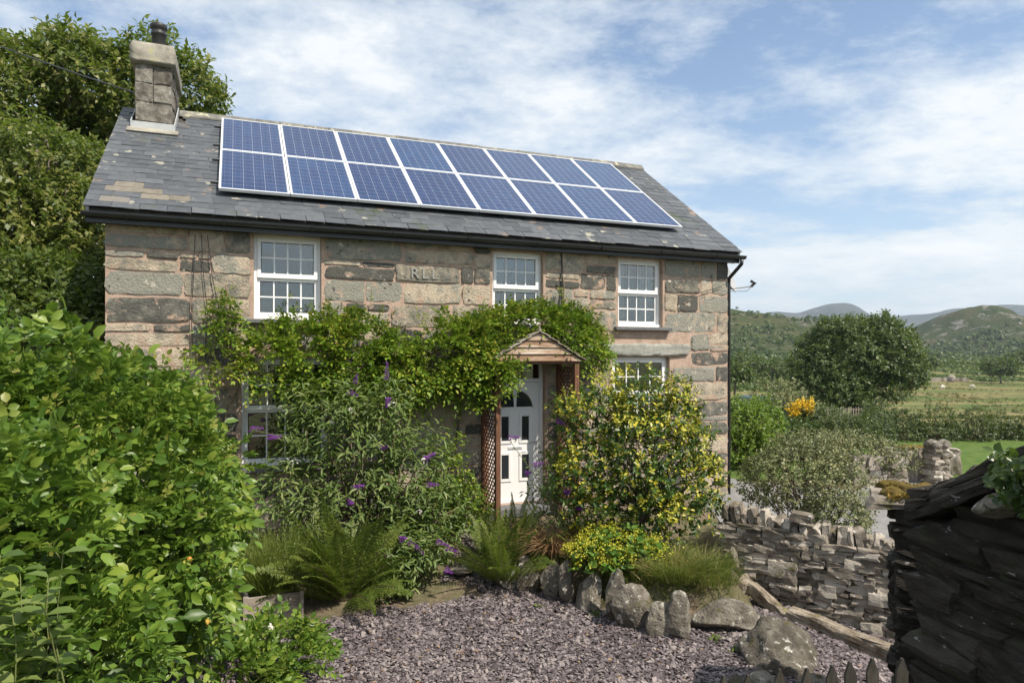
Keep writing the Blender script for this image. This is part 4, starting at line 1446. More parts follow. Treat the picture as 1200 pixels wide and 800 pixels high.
p = at(852, 738, 7.8)
o = obj('boulder', rock_mesh('boulder', 21, 4, 10, M['boulder'], False, .05), None, (p.x, p.y + .12, .12)); o.scale = (.42, .30, .20); o.rotation_euler = (0, .03, -.1)
tag(o, 'long rounded boulder lying at the end of the upright edging slabs', 'boulder')
p = at(913, 770, 7.0)
o = obj('boulder', rock_mesh('boulder', 64, 4, 12, M['boulder'], False, .05), None, (p.x, p.y + .05, .12)); o.scale = (.47, .44, .30); o.rotation_euler = (.25, .1, -.5)
tag(o, 'large pale boulder with a sloping flat face on the gravel', 'boulder')
for px, py, D, s_, w_ in ((868, 797, 6.4, .11, 'small pointed stone beside the picket tips under the large boulder'), (893, 797, 6.4, .13, 'pale flat stone wedged below the large boulder'), (955, 803, 6.3, .15, 'dark stone lying half under the large boulder')):
    p = at(px, py, D)
    o = obj('stone', rock_mesh('small_stone', 500 + int(px), 3, 9, M['boulder'], True), None, (p.x, p.y, .06)); o.scale = (s_ * 1.1, s_, s_ * .9)
    tag(o, w_, 'stone')


def sleeper(name, a, b, w, h, label, seed, end_taper=.8):
    a, b = Vector(a), Vector(b)
    bm = bmesh.new()
    bmesh.ops.create_cube(bm, size=1)
    bmesh.ops.subdivide_edges(bm, edges=bm.edges[:], cuts=7, use_grid_fill=True)
    r = np.random.default_rng(seed)
    V = np.array([v.co[:] for v in bm.verts])
    Lm = (b - a).length
    V2 = V * np.array([Lm, w, h])
    ed = (np.abs(V[:, 1]) > .45) & (np.abs(V[:, 2]) > .45)
    V2[ed, 1:] *= .90
    V2[:, 1] += .012 * lump(V * np.array([2, 1, 1]), seed, 5); V2[:, 2] += .018 * lump(V * np.array([3, 1, 1]), seed + 1, 5)
    V2 += r.normal(size=V2.shape) * .004
    for v, c in zip(bm.verts, V2): v.co = c
    me = bpy.data.meshes.new(name); bm.to_mesh(me); bm.free(); me.materials.append(M['log'])
    o = obj(name, me, None, (a + b) / 2)
    o.rotation_euler = (b - a).to_track_quat('X', 'Z').to_euler()
    tag(o, label, 'timber')
    return o


sleeper('timber_sleeper', at(926, 722, 8.25), at(1085, 784, 7.15), .18, .22, 'long weathered timber sleeper lying along the foot of the drystone wall', 3)
sleeper('timber_sleeper', at(822, 658, 9.15), at(872, 690, 8.65), .16, .16, 'short broken timber edging the grassy end of the bed', 5)
sleeper('timber_log', at(868, 678, 8.85), at(925, 726, 8.30), .13, .14, 'split rotting log leaning between bed and drystone wall', 8)
# stone jammed at the wall foot
p = at(857, 650, 9.2)
o = obj('stone', rock_mesh('wedge_stone', 711, 3, 10, M['dry'], True), None, (p.x, p.y - .12, p.z)); o.scale = (.05, .07, .16); o.rotation_euler = (0, -.2, 0)
tag(o, 'thin pale stone standing on edge against the left end of the drystone wall', 'stone')

# ------------------------------------------------------------------ shaded shed on the right
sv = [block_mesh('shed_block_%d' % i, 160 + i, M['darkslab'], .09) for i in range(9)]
SA, SB = Vector((2.62, 4.50)), Vector((3.28, 1.40))     # far corner, near corner of the shaded side
shed = empty('stone_shed', (SA.x, SA.y, .0), 0, 'dark shaded shed of thick slate slabs with sloping roof edge and ivy', 'shed')
sd2 = (SB - SA).normalized(); so = Vector((sd2.y, -sd2.x))     # outward = left
zt = lambda t: 2.00 + .78 * t * 3.17 * .63
Ls = (SB - SA).length
# core
c0, c1 = SA - so * .16 + sd2 * .1, SB - so * .16
c2, c3 = c1 - so * 1.7, c0 - so * 1.7
V = [Vector((c.x - SA.x, c.y - SA.y, -.1)) for c in (c0, c1, c2, c3)] + [Vector((c.x - SA.x, c.y - SA.y, z)) for c, z in ((c0, 1.92), (c1, zt(1) - .1), (c2, zt(1) - .1), (c3, 1.92))]
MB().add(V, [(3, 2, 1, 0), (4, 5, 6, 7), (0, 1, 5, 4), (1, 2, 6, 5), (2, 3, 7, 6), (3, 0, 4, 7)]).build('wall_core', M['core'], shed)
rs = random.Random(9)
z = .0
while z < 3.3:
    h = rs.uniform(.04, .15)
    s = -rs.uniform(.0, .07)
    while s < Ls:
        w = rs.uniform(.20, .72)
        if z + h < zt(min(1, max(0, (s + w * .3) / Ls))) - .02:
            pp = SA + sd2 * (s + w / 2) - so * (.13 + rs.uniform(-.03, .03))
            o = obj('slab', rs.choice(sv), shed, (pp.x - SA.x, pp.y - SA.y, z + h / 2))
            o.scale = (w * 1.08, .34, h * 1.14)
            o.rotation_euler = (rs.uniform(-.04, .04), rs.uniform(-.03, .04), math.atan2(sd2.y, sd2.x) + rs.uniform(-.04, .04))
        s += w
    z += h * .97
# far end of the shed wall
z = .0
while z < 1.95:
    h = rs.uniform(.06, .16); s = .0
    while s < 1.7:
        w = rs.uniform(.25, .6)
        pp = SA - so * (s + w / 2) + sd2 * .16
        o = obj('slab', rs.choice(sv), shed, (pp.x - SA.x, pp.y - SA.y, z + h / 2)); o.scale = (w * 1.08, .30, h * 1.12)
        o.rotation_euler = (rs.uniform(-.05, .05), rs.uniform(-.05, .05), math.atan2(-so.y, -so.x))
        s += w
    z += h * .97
# roof: thick slab edge rising towards the near end
for k in range(3):
    mb = MB()
    off = .06 - k * .03
    zz = .0 + k * .065
    e0 = SA + so * off - sd2 * .05; e1 = SB + so * off; e2 = e1 - so * 2.0; e3 = e0 - so * 2.0
    V = []
    for lo in (0, .055):
        for c, zb in ((e0, 1.97), (e1, zt(1)), (e2, zt(1)), (e3, 1.97)):
            V.append(Vector((c.x - SA.x, c.y - SA.y, zb + zz + lo)))
    # break the long edges so the verge is not ruler straight
    mb.add(V, [(3, 2, 1, 0), (4, 5, 6, 7), (0, 1, 5, 4), (1, 2, 6, 5), (2, 3, 7, 6), (3, 0, 4, 7)])
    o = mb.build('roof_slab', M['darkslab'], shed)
    sb = o.modifiers.new('sub', 'SUBSURF'); sb.subdivision_type = 'SIMPLE'; sb.levels = sb.render_levels = 5
    tx = bpy.data.textures.new('verge_noise', 'CLOUDS'); tx.noise_scale = .11
    dm = o.modifiers.new('rough', 'DISPLACE'); dm.texture = tx; dm.strength = .12; dm.mid_level = .5; dm.texture_coords = 'LOCAL'
# a white quartz lump in the gable and ivy spilling over
pp = at(1160, 592, 3.9)
o = obj('quartz_stone', rock_mesh('quartz', 31, 3, 9, M['boulder'], True), shed, (pp.x - SA.x + .03, pp.y - SA.y, pp.z)); o.scale = (.12, .14, .08)
IP = []
rgi = np.random.default_rng(5)
for i in range(300):
    px, py = rgi.uniform(1178, 1290), rgi.uniform(528, 606)
    tt = (px - 1165) / 60
    D = 3.72 - .28 * tt
    if py > 560 + 46 * min(1, tt) + rgi.normal() * 8: continue
    q = at(px, py, D + rgi.uniform(-.10, .05))
    IP.append((q.x - SA.x - .06, q.y - SA.y, q.z))
IP = np.array(IP)
IA = nrmz(np.tile([-.7, -.7, .15], (len(IP), 1)) + rgi.normal(size=(len(IP), 3)) * .5)
leafobj('ivy', sprigs(IP, IA, .05, 4, .042, T_FOLD, 1.25, .8, .25, 6), M['ivy'], shed)

# mossy wall stub between shed and terrace wall
stub = empty('mossy_wall', (3.05, 5.35, .16), R(-29), 'rough slate wall end topped with orange brown moss beside the shed', 'stone wall')
rs = random.Random(15)
MB().box(.10, 1.5, .05, .55, -.3, 1.70).build('wall_core', M['core'], stub)
z = 0.0
while z < 1.72:
    h = rs.uniform(.05, .13); s = -.08 + (z / 1.8) * -.02
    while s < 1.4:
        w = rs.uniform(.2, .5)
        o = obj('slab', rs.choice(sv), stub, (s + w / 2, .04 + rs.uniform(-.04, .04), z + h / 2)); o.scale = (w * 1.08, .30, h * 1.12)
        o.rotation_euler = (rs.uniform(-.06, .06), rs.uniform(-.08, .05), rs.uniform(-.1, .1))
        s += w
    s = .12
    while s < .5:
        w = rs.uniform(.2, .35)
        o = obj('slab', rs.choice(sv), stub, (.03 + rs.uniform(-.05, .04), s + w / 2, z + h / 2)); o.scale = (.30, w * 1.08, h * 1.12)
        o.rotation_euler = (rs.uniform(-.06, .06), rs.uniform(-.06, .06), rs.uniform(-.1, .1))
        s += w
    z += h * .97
for k in range(8):
    o = obj('top_slab', rs.choice(dv), stub, (-.10 + (k % 4) * .30, .10 + (k // 4) * .28, 1.745 + rs.uniform(-.02, .02))); o.scale = (.40, .42, .09)
    o.rotation_euler = (rs.uniform(-.06, .06), rs.uniform(-.06, .06), rs.uniform(-.4, .4))
for k in range(20):
    o = obj('moss_cushion', rock_mesh('moss', 900 + k, 3, 2, M['moss'], False, .16), stub, (-.10 + (k % 10) * .075 + rs.uniform(-.03, .03), -.02 + (k // 10) * .26 + rs.random() * .22, 1.80))
    o.scale = (rs.uniform(.07, .15), rs.uniform(.09, .16), rs.uniform(.035, .07)); o.rotation_euler = (0, 0, rs.uniform(0, 3))

mP = np.stack([RNG.uniform(-.16, .75, 5200), RNG.uniform(-.10, .48, 5200), np.full(5200, 1.80)], 1)
kp = lump(np.stack([mP[:, 0] * 5, mP[:, 1] * 5, mP[:, 0] * 0], 1), 12, 1.3) > -.15
mP = mP[kp]; mP[:, 2] += np.maximum(0, lump(np.stack([mP[:, 0] * 5, mP[:, 1] * 5, mP[:, 0] * 0], 1), 12, 1.3)) * .05 + RNG.uniform(-.02, .02, len(mP))
leafobj('moss_tufts', scatter(T_QUAD, mP, np.array([0, 0, .7]) + RNG.normal(size=mP.shape) * .6, rdir(len(mP)), .026, 1.2), M['mosstuft'], stub, 'stuff')

# ------------------------------------------------------------------ picket tips at the photographer's feet
pick = empty('picket_fence', at(960, 900, 3.35), 0, 'low picket fence of dark pointed wooden pales in front of the boulder', 'fence')
b0 = pick.location.copy()
tips = [(852, 791), (877, 789), (916, 783), (945, 783), (973, 779), (1000, 775), (1024, 772), (1052, 770)]
for i, (px, py) in enumerate(tips):
    D = 3.42 - i * .03
    q = at(px, py, D)
    w, t = .052, .018
    zb = float(hgt(q.x, q.y)) - .05
    poly = [(-w / 2, zb), (w / 2, zb), (w / 2, q.z - .06), (w * .08, q.z), (-w * .08, q.z), (-w / 2, q.z - .06)]
    mb = MB(); mb.prism([(x, z - b0.z) for x, z in poly], -t / 2, t / 2)
    o = mb.build('pale', M['picket'], pick, loc=(q.x - b0.x, q.y - b0.y, 0)); o.rotation_euler = (rs.uniform(-.03, .03), rs.uniform(-.05, .05), rs.uniform(-.1, .25))
q0, q1 = at(845, 900, 3.46), at(1060, 888, 3.20)
MB().beam(Vector((q0.x, q0.y, 1.28)) - b0, Vector((q1.x, q1.y, 1.30)) - b0, .03, .06).build('rail', M['picket'], pick)

# ------------------------------------------------------------------ planter
pp = at(318, 706, 8.4)
pl = empty('wooden_planter', (pp.x, pp.y, .0), R(24), 'square planter box of weathered grey boards', 'planter')
for k, (x0, x1, y0, y1) in enumerate(((-.30, .30, -.30, -.27), (-.30, .30, .27, .30), (-.30, -.27, -.268, .268), (.27, .30, -.268, .268))):
    for j in range(2):
        MB().box(x0, x1, y0, y1, .0 + j * .152, .148 + j * .152).build('board', M['greywood'], pl, bevel=.004)
for x in (-.31, .31):
    for y in (-.31, .31):
        MB().box(x - .022, x + .022, y - .022, y + .022, -.02, .32).build('corner_post', M['greywood'], pl)
MB().box(-.268, .268, -.268, .268, .20, .26).build('soil', M['core'], pl)

# ------------------------------------------------------------------ plants
def rel(P, o):
    return P - np.array(o)[None]


def stems(name, base, tops, r0, r1, parent, m, seed=1, wob=.2, n=5, sides=6):
    rng = random.Random(seed)
    mb = MB()
    for t in tops:
        b = Vector(base) + Vector((rng.uniform(-1, 1), rng.uniform(-1, 1), 0)) * .12
        limb_tube(mb, b, t, r0 * rng.uniform(.7, 1.1), r1, rng, wob, n, sides)
    return mb.build(name, m, parent, smooth=True)


# wisteria across the front, in cottage coordinates
wis = empty('wisteria', house_pt(4.3, -.2, .46), HA, 'glossy green wisteria trained across the front wall above the porch', 'climbing plant')
wb_ = []
def wb(u, v, z, ru, rv, rz): wb_.append((u - 4.3, v + .2, z - .46, ru, rv, rz))
wb(1.50, -.26, 2.85, .36, .22, .34); wb(2.15, -.34, 2.98, .42, .34, .44); wb(2.75, -.36, 3.15, .55, .38, .52); wb(3.35, -.36, 3.12, .5, .40, .58)
wb(3.95, -.32, 2.85, .42, .34, .48); wb(4.5, -.34, 3.02, .40, .36, .52); wb(4.95, -.36, 3.10, .48, .38, .60); wb(5.32, -.32, 3.28, .36, .34, .45)
wb(5.8, -.24, 3.52, .42, .30, .30); wb(6.25, -.22, 3.66, .5, .30, .24); wb(6.8, -.28, 3.48, .45, .36, .36); wb(7.2, -.26, 3.2, .28, .28, .42); wb(5.42, -.72, 2.75, .13, .12, .30)
wb(2.9, -.36, 2.62, .4, .2, .22); wb(5.15, -.36, 2.6, .3, .2, .25); wb(1.25, -.22, 2.65, .3, .2, .35); wb(1.5, -.15, 3.55, .14, .1, .3)
wb(5.58, -.80, 2.82, .09, .08, .13)
P, A = shell(wb_, 5000, 31, .34, .4, .4, -.85, 3.4)
keep = (P[:, 1] < .12) & (lump(P * np.array([1.0, .6, 1.3]), 23, 1.9) > -.42)
P, A = P[keep], A[keep]
A[:, 1] = -np.abs(A[:, 1]) * .8 - .25; A = nrmz(A)
Nn = nrmz(np.tile([0, -.45, 1.0], (len(P), 1)) + RNG.normal(size=P.shape) * .35)
leafobj('foliage', pinnate(P, A, Nn, .22, 4, .072, T_QUAD, .9, .72, .45, 8), M['wist'], wis)
P2, A2 = shell(wb_, 420, 33, .34, .0, .8, -.3, 3.4)
P2 = P2 + A2 * .06
A2[:, 1] -= .5; A2 = nrmz(A2)
Nn = nrmz(np.tile([0, -.3, 1.0], (len(P2), 1)) + RNG.normal(size=P2.shape) * .5)
leafobj('young_shoots', pinnate(P2, A2, Nn, .17, 3, .055, T_QUAD, .9, .7, .25, 9), M['shoot'], wis)
# bare woody stems
rs = random.Random(4)
mb = MB()
for (u0, z0, u1, z1) in ((1.0, .5, 1.35, 2.9), (1.15, .5, 1.7, 3.0), (1.35, 2.7, 2.4, 2.9), (2.3, 2.8, 4.4, 2.75), (4.3, 2.75, 5.8, 3.25), (5.7, 3.2, 7.1, 3.4), (4.9, .5, 5.1, 2.9), (1.6, 2.9, 1.52, 4.1), (6.86, 3.2, 6.83, 4.5)):
    limb_tube(mb, (u0 - 4.3, .08, z0 - .46), (u1 - 4.3, .06, z1 - .46), .03 if z0 < 1 else .018, .014, rs, .08, 7)
mb.build('stem', M['twig'], wis, smooth=True)
sp_P = []
for (u0, z0, u1, z1, k) in ((1.6, 3.2, 1.52, 4.05, 26), (6.8, 3.7, 6.86, 4.3, 14), (1.0, 3.0, 1.5, 3.4, 12)):
    for i in range(k):
        t = rs.random(); sp_P.append((u0 + (u1 - u0) * t - 4.3 + rs.uniform(-.05, .05), .08, z0 + (z1 - z0) * t - .46))
sp_P = np.array(sp_P)
leafobj('climbing_tips', pinnate(sp_P, nrmz(RNG.normal(size=sp_P.shape) + np.array([0, -.9, 0])), np.tile([0, -.6, .8], (len(sp_P), 1)) + RNG.normal(size=sp_P.shape) * .3, .13, 3, .05, T_QUAD, .9, .7, .3, 19), M['shoot'], wis, 'stuff')

# rose bush filling the left foreground
ro = Vector((-2.6, 4.9, 1.0))
rose = empty('rose_bush', ro, 0, 'big leafy rose bush with orange green hips beside the gravel', 'shrub')
rb = []
for px, py, D, rx, ry, rz in ((15, 520, 4.7, .88, .75, .66), (110, 535, 5.6, .84, .8, .72), (160, 568, 6.3, .66, .7, .66), (205, 610, 6.3, .56, .7, .48), (100, 640, 4.5, .75, .6, .55),
                              (-20, 640, 3.5, .55, .5, .55), (180, 715, 4.9, .38, .4, .38), (150, 560, 5.2, .7, .6, .55), (218, 580, 6.9, .36, .4, .42), (205, 690, 5.6, .34, .4, .34), (60, 760, 3.5, .5, .4, .34), (-80, 545, 4.2, .7, .6, .68)):
    q = at(px, py, D) - ro
    rb.append((q.x, q.y, q.z, rx, ry, rz))
P, A = shell(rb, 7600, 41, .25, .42, .5, -.9, 4.2)
A = nrmz(A + np.array([0, -.25, .05]))
Nn = nrmz(np.tile([.1, -.35, 1.0], (len(P), 1)) + RNG.normal(size=P.shape) * .4)
leafobj('foliage', pinnate(P, A, Nn, .125 * RNG.uniform(.55, 1.35, len(P)), 3, .062, T_FINE, .62, .74, .36, 12), M['rose'], rose)
P, A = shell(rb, 520, 43, .20, .0, .8, -.1)
Nn = nrmz(np.tile([0, -.3, 1.0], (len(P), 1)) + RNG.normal(size=P.shape) * .4)
leafobj('young_leaves', pinnate(P + A * .05, A, Nn, .09, 2, .048, T_FINE, .85, .7, .2, 14), M['shoot'], rose)
tops = []
Pst, Ast = shell(rb, 90, 47, .1, .5, .3, -.4)
stems('stem', (0, 0, -.2), [tuple(p) for p in Pst * .96], .016, .005, rose, M['greenstem'], 8, .14, 6, 5)
hipm = MB().lathe([(.001, -.014), (.010, -.011), (.0145, 0), (.011, .010), (.004, .014), (.0065, .022), (.001, .018)], 10).mesh('hip', M['hip'], True)
rs = random.Random(61)
for cx_, cy_, D in ((80, 622, 3.75), (86, 632, 3.75), (92, 629, 3.72), (82, 640, 3.73), (198, 518, 5.55), (204, 522, 5.5), (208, 521, 5.52), (278, 618, 5.65), (35, 735, 3.4), (42, 731, 3.42), (243, 728, 4.6), (215, 660, 4.5), (222, 655, 4.5), (30, 722, 3.2)):
    q = at(cx_, cy_, D - .05) - ro
    o = obj('rose_hip', hipm, rose, q); k = rs.uniform(.95, 1.35); o.scale = (k, k, k); o.rotation_euler = (rs.uniform(2.2, 3.6), rs.uniform(-.6, .6), 0)
for cx_, cy_, D in ((55, 747, 3.25), (318, 733, 5.1), (230, 719, 4.55), (125, 648, 3.9)):
    q = at(cx_, cy_, D) - ro
    pp_ = np.tile(np.array(q), (6, 1)); dd_ = nrmz(RNG.normal(size=(6, 3)) + np.array([0, -.6, .3]))
    leafobj('faded_petals', scatter(T_QUAD, pp_, dd_, np.tile([0., -.5, 1.], (6, 1)), .03, 1.2), M['yellow_f'] if D < 3.3 else M['white_f'], rose)

# low suckering shoots at the gravel edge
sk = Vector(at(322, 795, 6.4)); sk.z = float(hgt(sk.x, sk.y))
suck = empty('rose_sucker', sk, 0, 'low rose suckers creeping over the edge of the gravel', 'shrub')
P, A = shell([(0, 0, .30, .36, .34, .32), (-.30, -.45, .26, .36, .35, .30), (-.1, -.5, .2, .4, .3, .3), (.18, .1, .2, .25, .25, .24)], 480, 51, .25, .35, .7, -.5)
Nn = nrmz(np.tile([0, -.3, 1.0], (len(P), 1)) + RNG.normal(size=P.shape) * .35)
leafobj('foliage', pinnate(P, A, Nn, .12, 3, .058, T_FINE, .68, .74, .3, 15), M['rose'], suck)
stems('stem', (0, 0, -.03), [tuple(p) for p in P[:22]], .009, .004, suck, M['greenstem'], 9, .15)

# pale spiky plant in the near left corner
nb = at(28, 800, 2.75); nb.z = float(hgt(nb.x, nb.y))
net = empty('nettle_clump', nb, 0, 'pale toothed leaf shoots poking out in front of the rose bush', 'plant')
P = []; A = []
rgn = np.random.default_rng(71)
mb = MB()
for k in range(9):
    tip = at(rgn.uniform(-40, 80), rgn.uniform(625, 760), rgn.uniform(2.55, 3.0)) - nb
    b_ = Vector((rgn.uniform(-.2, .2), rgn.uniform(-.15, .15), 0))
    pts = limb_tube(mb, b_, tip, .0045, .002, random.Random(k), .12, 6, 5)
    for q in range(9):
        t = .35 + .65 * q / 8
        i_ = min(int(t * 6), 5); c = pts[i_].lerp(pts[i_ + 1], t * 6 - i_) if i_ < 6 else pts[-1]
        ph = q * 1.57
        for s_ in (0, math.pi):
            P.append(c); A.append((math.cos(ph + s_), math.sin(ph + s_), .25))
mb.build('stem', M['greenstem'], net, smooth=True)
P, A = np.array([tuple(p) for p in P]), np.array(A)
leafobj('foliage', scatter(T_FINE, P, A, np.tile([0., 0, 1.], (len(P), 1)) + RNG.normal(size=P.shape) * .25, .12 * RNG.uniform(.6, 1.2, len(P)), .55), M['budd'], net)

# buddleia in front of the left half of the wall
bo = at(425, 655, 9.7); bo.z = .25
bud = empty('buddleia', bo, 0, 'tall arching butterfly bush with purple flower spikes below the wisteria', 'shrub')
bl = []
for px, py, D, rx, ry, rz in ((385, 505, 9.6, .42, .4, .45), (425, 525, 9.6, .62, .5, .62), (480, 555, 9.7, .55, .5, .52), (405, 590, 9.5, .75, .5, .5), (500, 600, 9.9, .5, .5, .45), (335, 580, 9.4, .36, .35, .38), (470, 640, 9.4, .45, .4, .32), (360, 485, 9.7, .26, .25, .25), (440, 480, 9.7, .4, .3, .25)):
    q = at(px, py, D) - bo; bl.append((q.x, q.y, q.z, rx, ry, rz))
P, A = shell(bl, 980, 55, .36, .5, 1.0, -.8, 4.2)
leafobj('foliage', sprigs(P, A, .30, 7, .125, T_FOLD, .40, .75, .30, 21), M['budd'], bud)
stems('stem', (0, 0, 0), [tuple(p) for p in shell(bl, 70, 57, .1, .2, .6, 0.0)[0]], .02, .005, bud, M['twig'], 10, .1, 6)
rs = random.Random(5)
def spike(parent, q, d, L, seed, m=M['purple'], name='flower_spike', r=.028):
    rg = np.random.default_rng(seed)
    k = 150
    t = rg.random(k); ph = rg.uniform(0, 6.28, k)
    d = np.array(d, float); d /= np.linalg.norm(d)
    s_ = np.cross(d, [.3, .2, 1]); s_ /= np.linalg.norm(s_); u_ = np.cross(d, s_)
    rad = s_[None] * np.cos(ph)[:, None] + u_[None] * np.sin(ph)[:, None]
    c = np.array(q)[None] + d[None] * (t * L)[:, None] + rad * (r * (1.1 - t * .95))[:, None] * .7
    return leafobj(name, scatter(T_QUAD, c, rad + d * .4, d[None] + rg.normal(size=(k, 3)) * .3, .022 * (1.2 - .6 * t), 1.4), m, parent)
fl = [(292, 503, 9.1, (1, -.2, .12), .20), (314, 512, 9.1, (1, -.2, .05), .18), (408, 458, 9.3, (.9, -.3, -.4), .16), (453, 445, 9.3, (.05, -.1, 1), .24), (416, 450, 9.4, (.2, 0, 1), .14),
      (498, 538, 9.2, (.8, -.3, .5), .17), (500, 568, 9.2, (1, -.3, .1), .17), (414, 572, 8.95, (.9, -.3, .3), .16), (408, 588, 8.95, (.6, -.5, .0), .10), (444, 525, 9.2, (.9, -.3, .2), .14), (455, 465, 9.4, (-.2, 0, -1), .15), (328, 618, 9.0, (.9, 0, .3), .13)]
for i, (px, py, D, d, L) in enumerate(fl):
    fq = at(px, py, D) - bo
    spike(bud, fq, d, L, 200 + i)
    cq = Vector(bl[1][:3]) + Vector((0, 0, -.2))
    mid_ = fq.lerp(cq, .35) + Vector((0, 0, .04))
    MB().tube([fq + Vector(d).normalized() * L * .7, fq, mid_, cq], [.002, .0035, .005, .008], 5).build('flower_stem', M['greenstem'], bud)
for i, (px, py) in enumerate(((345, 540), (388, 494), (412, 480), (458, 472), (497, 538), (437, 640), (492, 600), (338, 538))):
    q = np.array(at(px, py, 9.15) - bo)
    leafobj('white_flower', scatter(T_QUAD, np.tile(q, (9, 1)) + RNG.normal(size=(9, 3)) * .018, rdir(9), rdir(9), .045, .9), M['white_f'], bud)
# flowering sprays near the path
b2 = at(478, 690, 9.0); b2.z = .05
bud2 = empty('buddleia_seedling', b2, 0, 'low butterfly bush sprays with purple spikes leaning over the path', 'shrub')
bl2 = [tuple(at(px, py, D) - b2) + r_ for px, py, D, r_ in ((470, 655, 9.0, (.34, .3, .26)), (500, 648, 9.1, (.2, .2, .16)), (455, 685, 8.9, (.25, .22, .18)))]
P, A = shell(bl2, 420, 58, .25, .4, .6, -.7)
leafobj('foliage', sprigs(P, A, .16, 5, .10, T_FOLD, .45, .8, .25, 22), M['budd'], bud2)
stems('stem', (0, 0, -.03), [tuple(p) for p in P[:16]], .012, .004, bud2, M['twig'], 11, .1)
for i, (px, py, d, L) in enumerate(((478, 634, (1, -.3, -.5), .17), (486, 640, (.9, -.3, -.6), .15), (511, 634, (1, -.3, -.2), .14), (522, 641, (1, -.3, -.25), .16), (452, 651, (.5, -.6, .2), .10), (521, 666, (.8, -.4, -.3), .12), (468, 632, (.7, -.2, .2), .10))):
    fq = at(px, py, 8.75) - b2
    spike(bud2, fq, d, L, 260 + i)
    MB().tube([fq + Vector(d).normalized() * L * .7, fq, fq.lerp(Vector((0, 0, 0)), .4) + Vector((0, 0, .08)), (0, 0, 0)], [.002, .0035, .005, .008], 5).build('flower_stem', M['greenstem'], bud2)
# honeysuckle scrambling on the lower wall by the porch
ho_ = house_pt(4.9, -.45, .46)
hon = empty('wall_climber', ho_, 0, 'bright small leaved climber against the wall left of the porch', 'climbing plant')
bl3 = [tuple(at(px, py, D) - ho_) + r_ for px, py, D, r_ in ((525, 575, 10.6, (.38, .3, .4)), (545, 600, 10.5, (.32, .3, .4)), (505, 605, 10.4, (.45, .3, .42)), (535, 530, 10.8, (.12, .1, .25)))]
P, A = shell(bl3, 650, 59, .25, .4, .5, -.8)
leafobj('foliage', sprigs(P, A, .12, 5, .055, T_QUAD, 1.2, .8, .2, 23), M['wist'], hon)
stems('stem', (0, 0, -.02), [tuple(p) for p in P[:14]], .012, .004, hon, M['twig'], 12, .1)


def fern(base, nfr, L, label, seed, lean=(0, 0), spread=1.0):
    f = empty('fern', base, 0, label, 'fern', 'ferns in the garden')
    rg = np.random.default_rng(seed)
    parts, rmb = [], MB()
    for k in range(nfr):
        az = k * 2.399 + rg.normal() * .3
        inner = (k / nfr)
        el = math.radians(80 - 52 * inner * spread + rg.normal() * 7)
        Lk = L * rg.uniform(.8, 1.1) * (1 - .12 * inner)
        d0 = np.array([math.cos(az) * math.cos(el) + lean[0], math.sin(az) * math.cos(el) + lean[1], math.sin(el)]); d0 /= np.linalg.norm(d0)
        pts, p, d = [], np.array([math.cos(az), math.sin(az), 0]) * .05, d0.copy()
        ns = 26
        for i in range(ns + 1):
            pts.append(p.copy())
            d = d + np.array([0, 0, -.020 - .05 * (i / ns) ** 2]) ; d /= np.linalg.norm(d)
            p = p + d * Lk / ns
        pts = np.array(pts)
        rmb.tube([Vector(q) for q in pts[::4]], [.006 - .0045 * i / max(1, len(pts[::4]) - 1) for i in range(len(pts[::4]))], 4)
        tang = np.gradient(pts, axis=0); tang = nrmz(tang)
        side = nrmz(np.cross(tang, np.array([0, 0, 1.0])[None] + 1e-3)); nr = np.cross(side, tang)
        tw = rg.uniform(-1.1, 1.1) * np.linspace(.5, 1, len(pts))[:, None]
        side, nr = side * np.cos(tw) + nr * np.sin(tw), nr * np.cos(tw) - side * np.sin(tw)
        for i in range(4, ns + 1):
            t = (i - 4) / (ns - 4)
            pl_ = Lk * .21 * (math.sin(math.pi * min(1, (t * .92 + .16))) ** .8)
            for sg in (-1, 1):
                pd = side[i] * sg + tang[i] * .35 + np.array([0, 0, -.12]) + rg.normal(size=3) * .06
                pd /= np.linalg.norm(pd)
                m_ = 7
                tt = (np.arange(m_) + .6) / m_
                c = pts[i][None] + pd[None] * (pl_ * tt)[:, None]
                pn = np.cross(pd, nr[i]); pn /= np.linalg.norm(pn) + 1e-9
                for s2 in (-1, 1):
                    parts.append(scatter(T_QUAD, c, np.tile(pn * s2 * .8 + pd * .55, (m_, 1)), np.tile(nr[i], (m_, 1)) + rg.normal(size=(m_, 3)) * .2, .052 * (1.12 - tt) * (Lk / 1.2), 1.15))
    leafobj('foliage', join(parts), M['fern'], f)
    rmb.build('stalk', M['twig'], f)
    return f


b_ = at(405, 697, 8.7); b_.z = .02
fern(b_, 48, 1.34, 'large fern with arching fronds beside the wooden planter', 3, (0, 0), .78)
b_ = at(588, 688, 9.3); b_.z = .06
fern(b_, 30, 1.02, 'upright light green fern at the corner of the bed by the path', 4, (.05, -.05), .7)
b_ = at(600, 640, 10.0); b_.z = .3
fern(b_, 14, .9, 'half hidden fern close to the porch step', 6)
b_ = at(455, 700, 9.0); b_.z = .02
fern(b_, 9, .45, 'tiny fern at the foot of the low butterfly bush', 8)

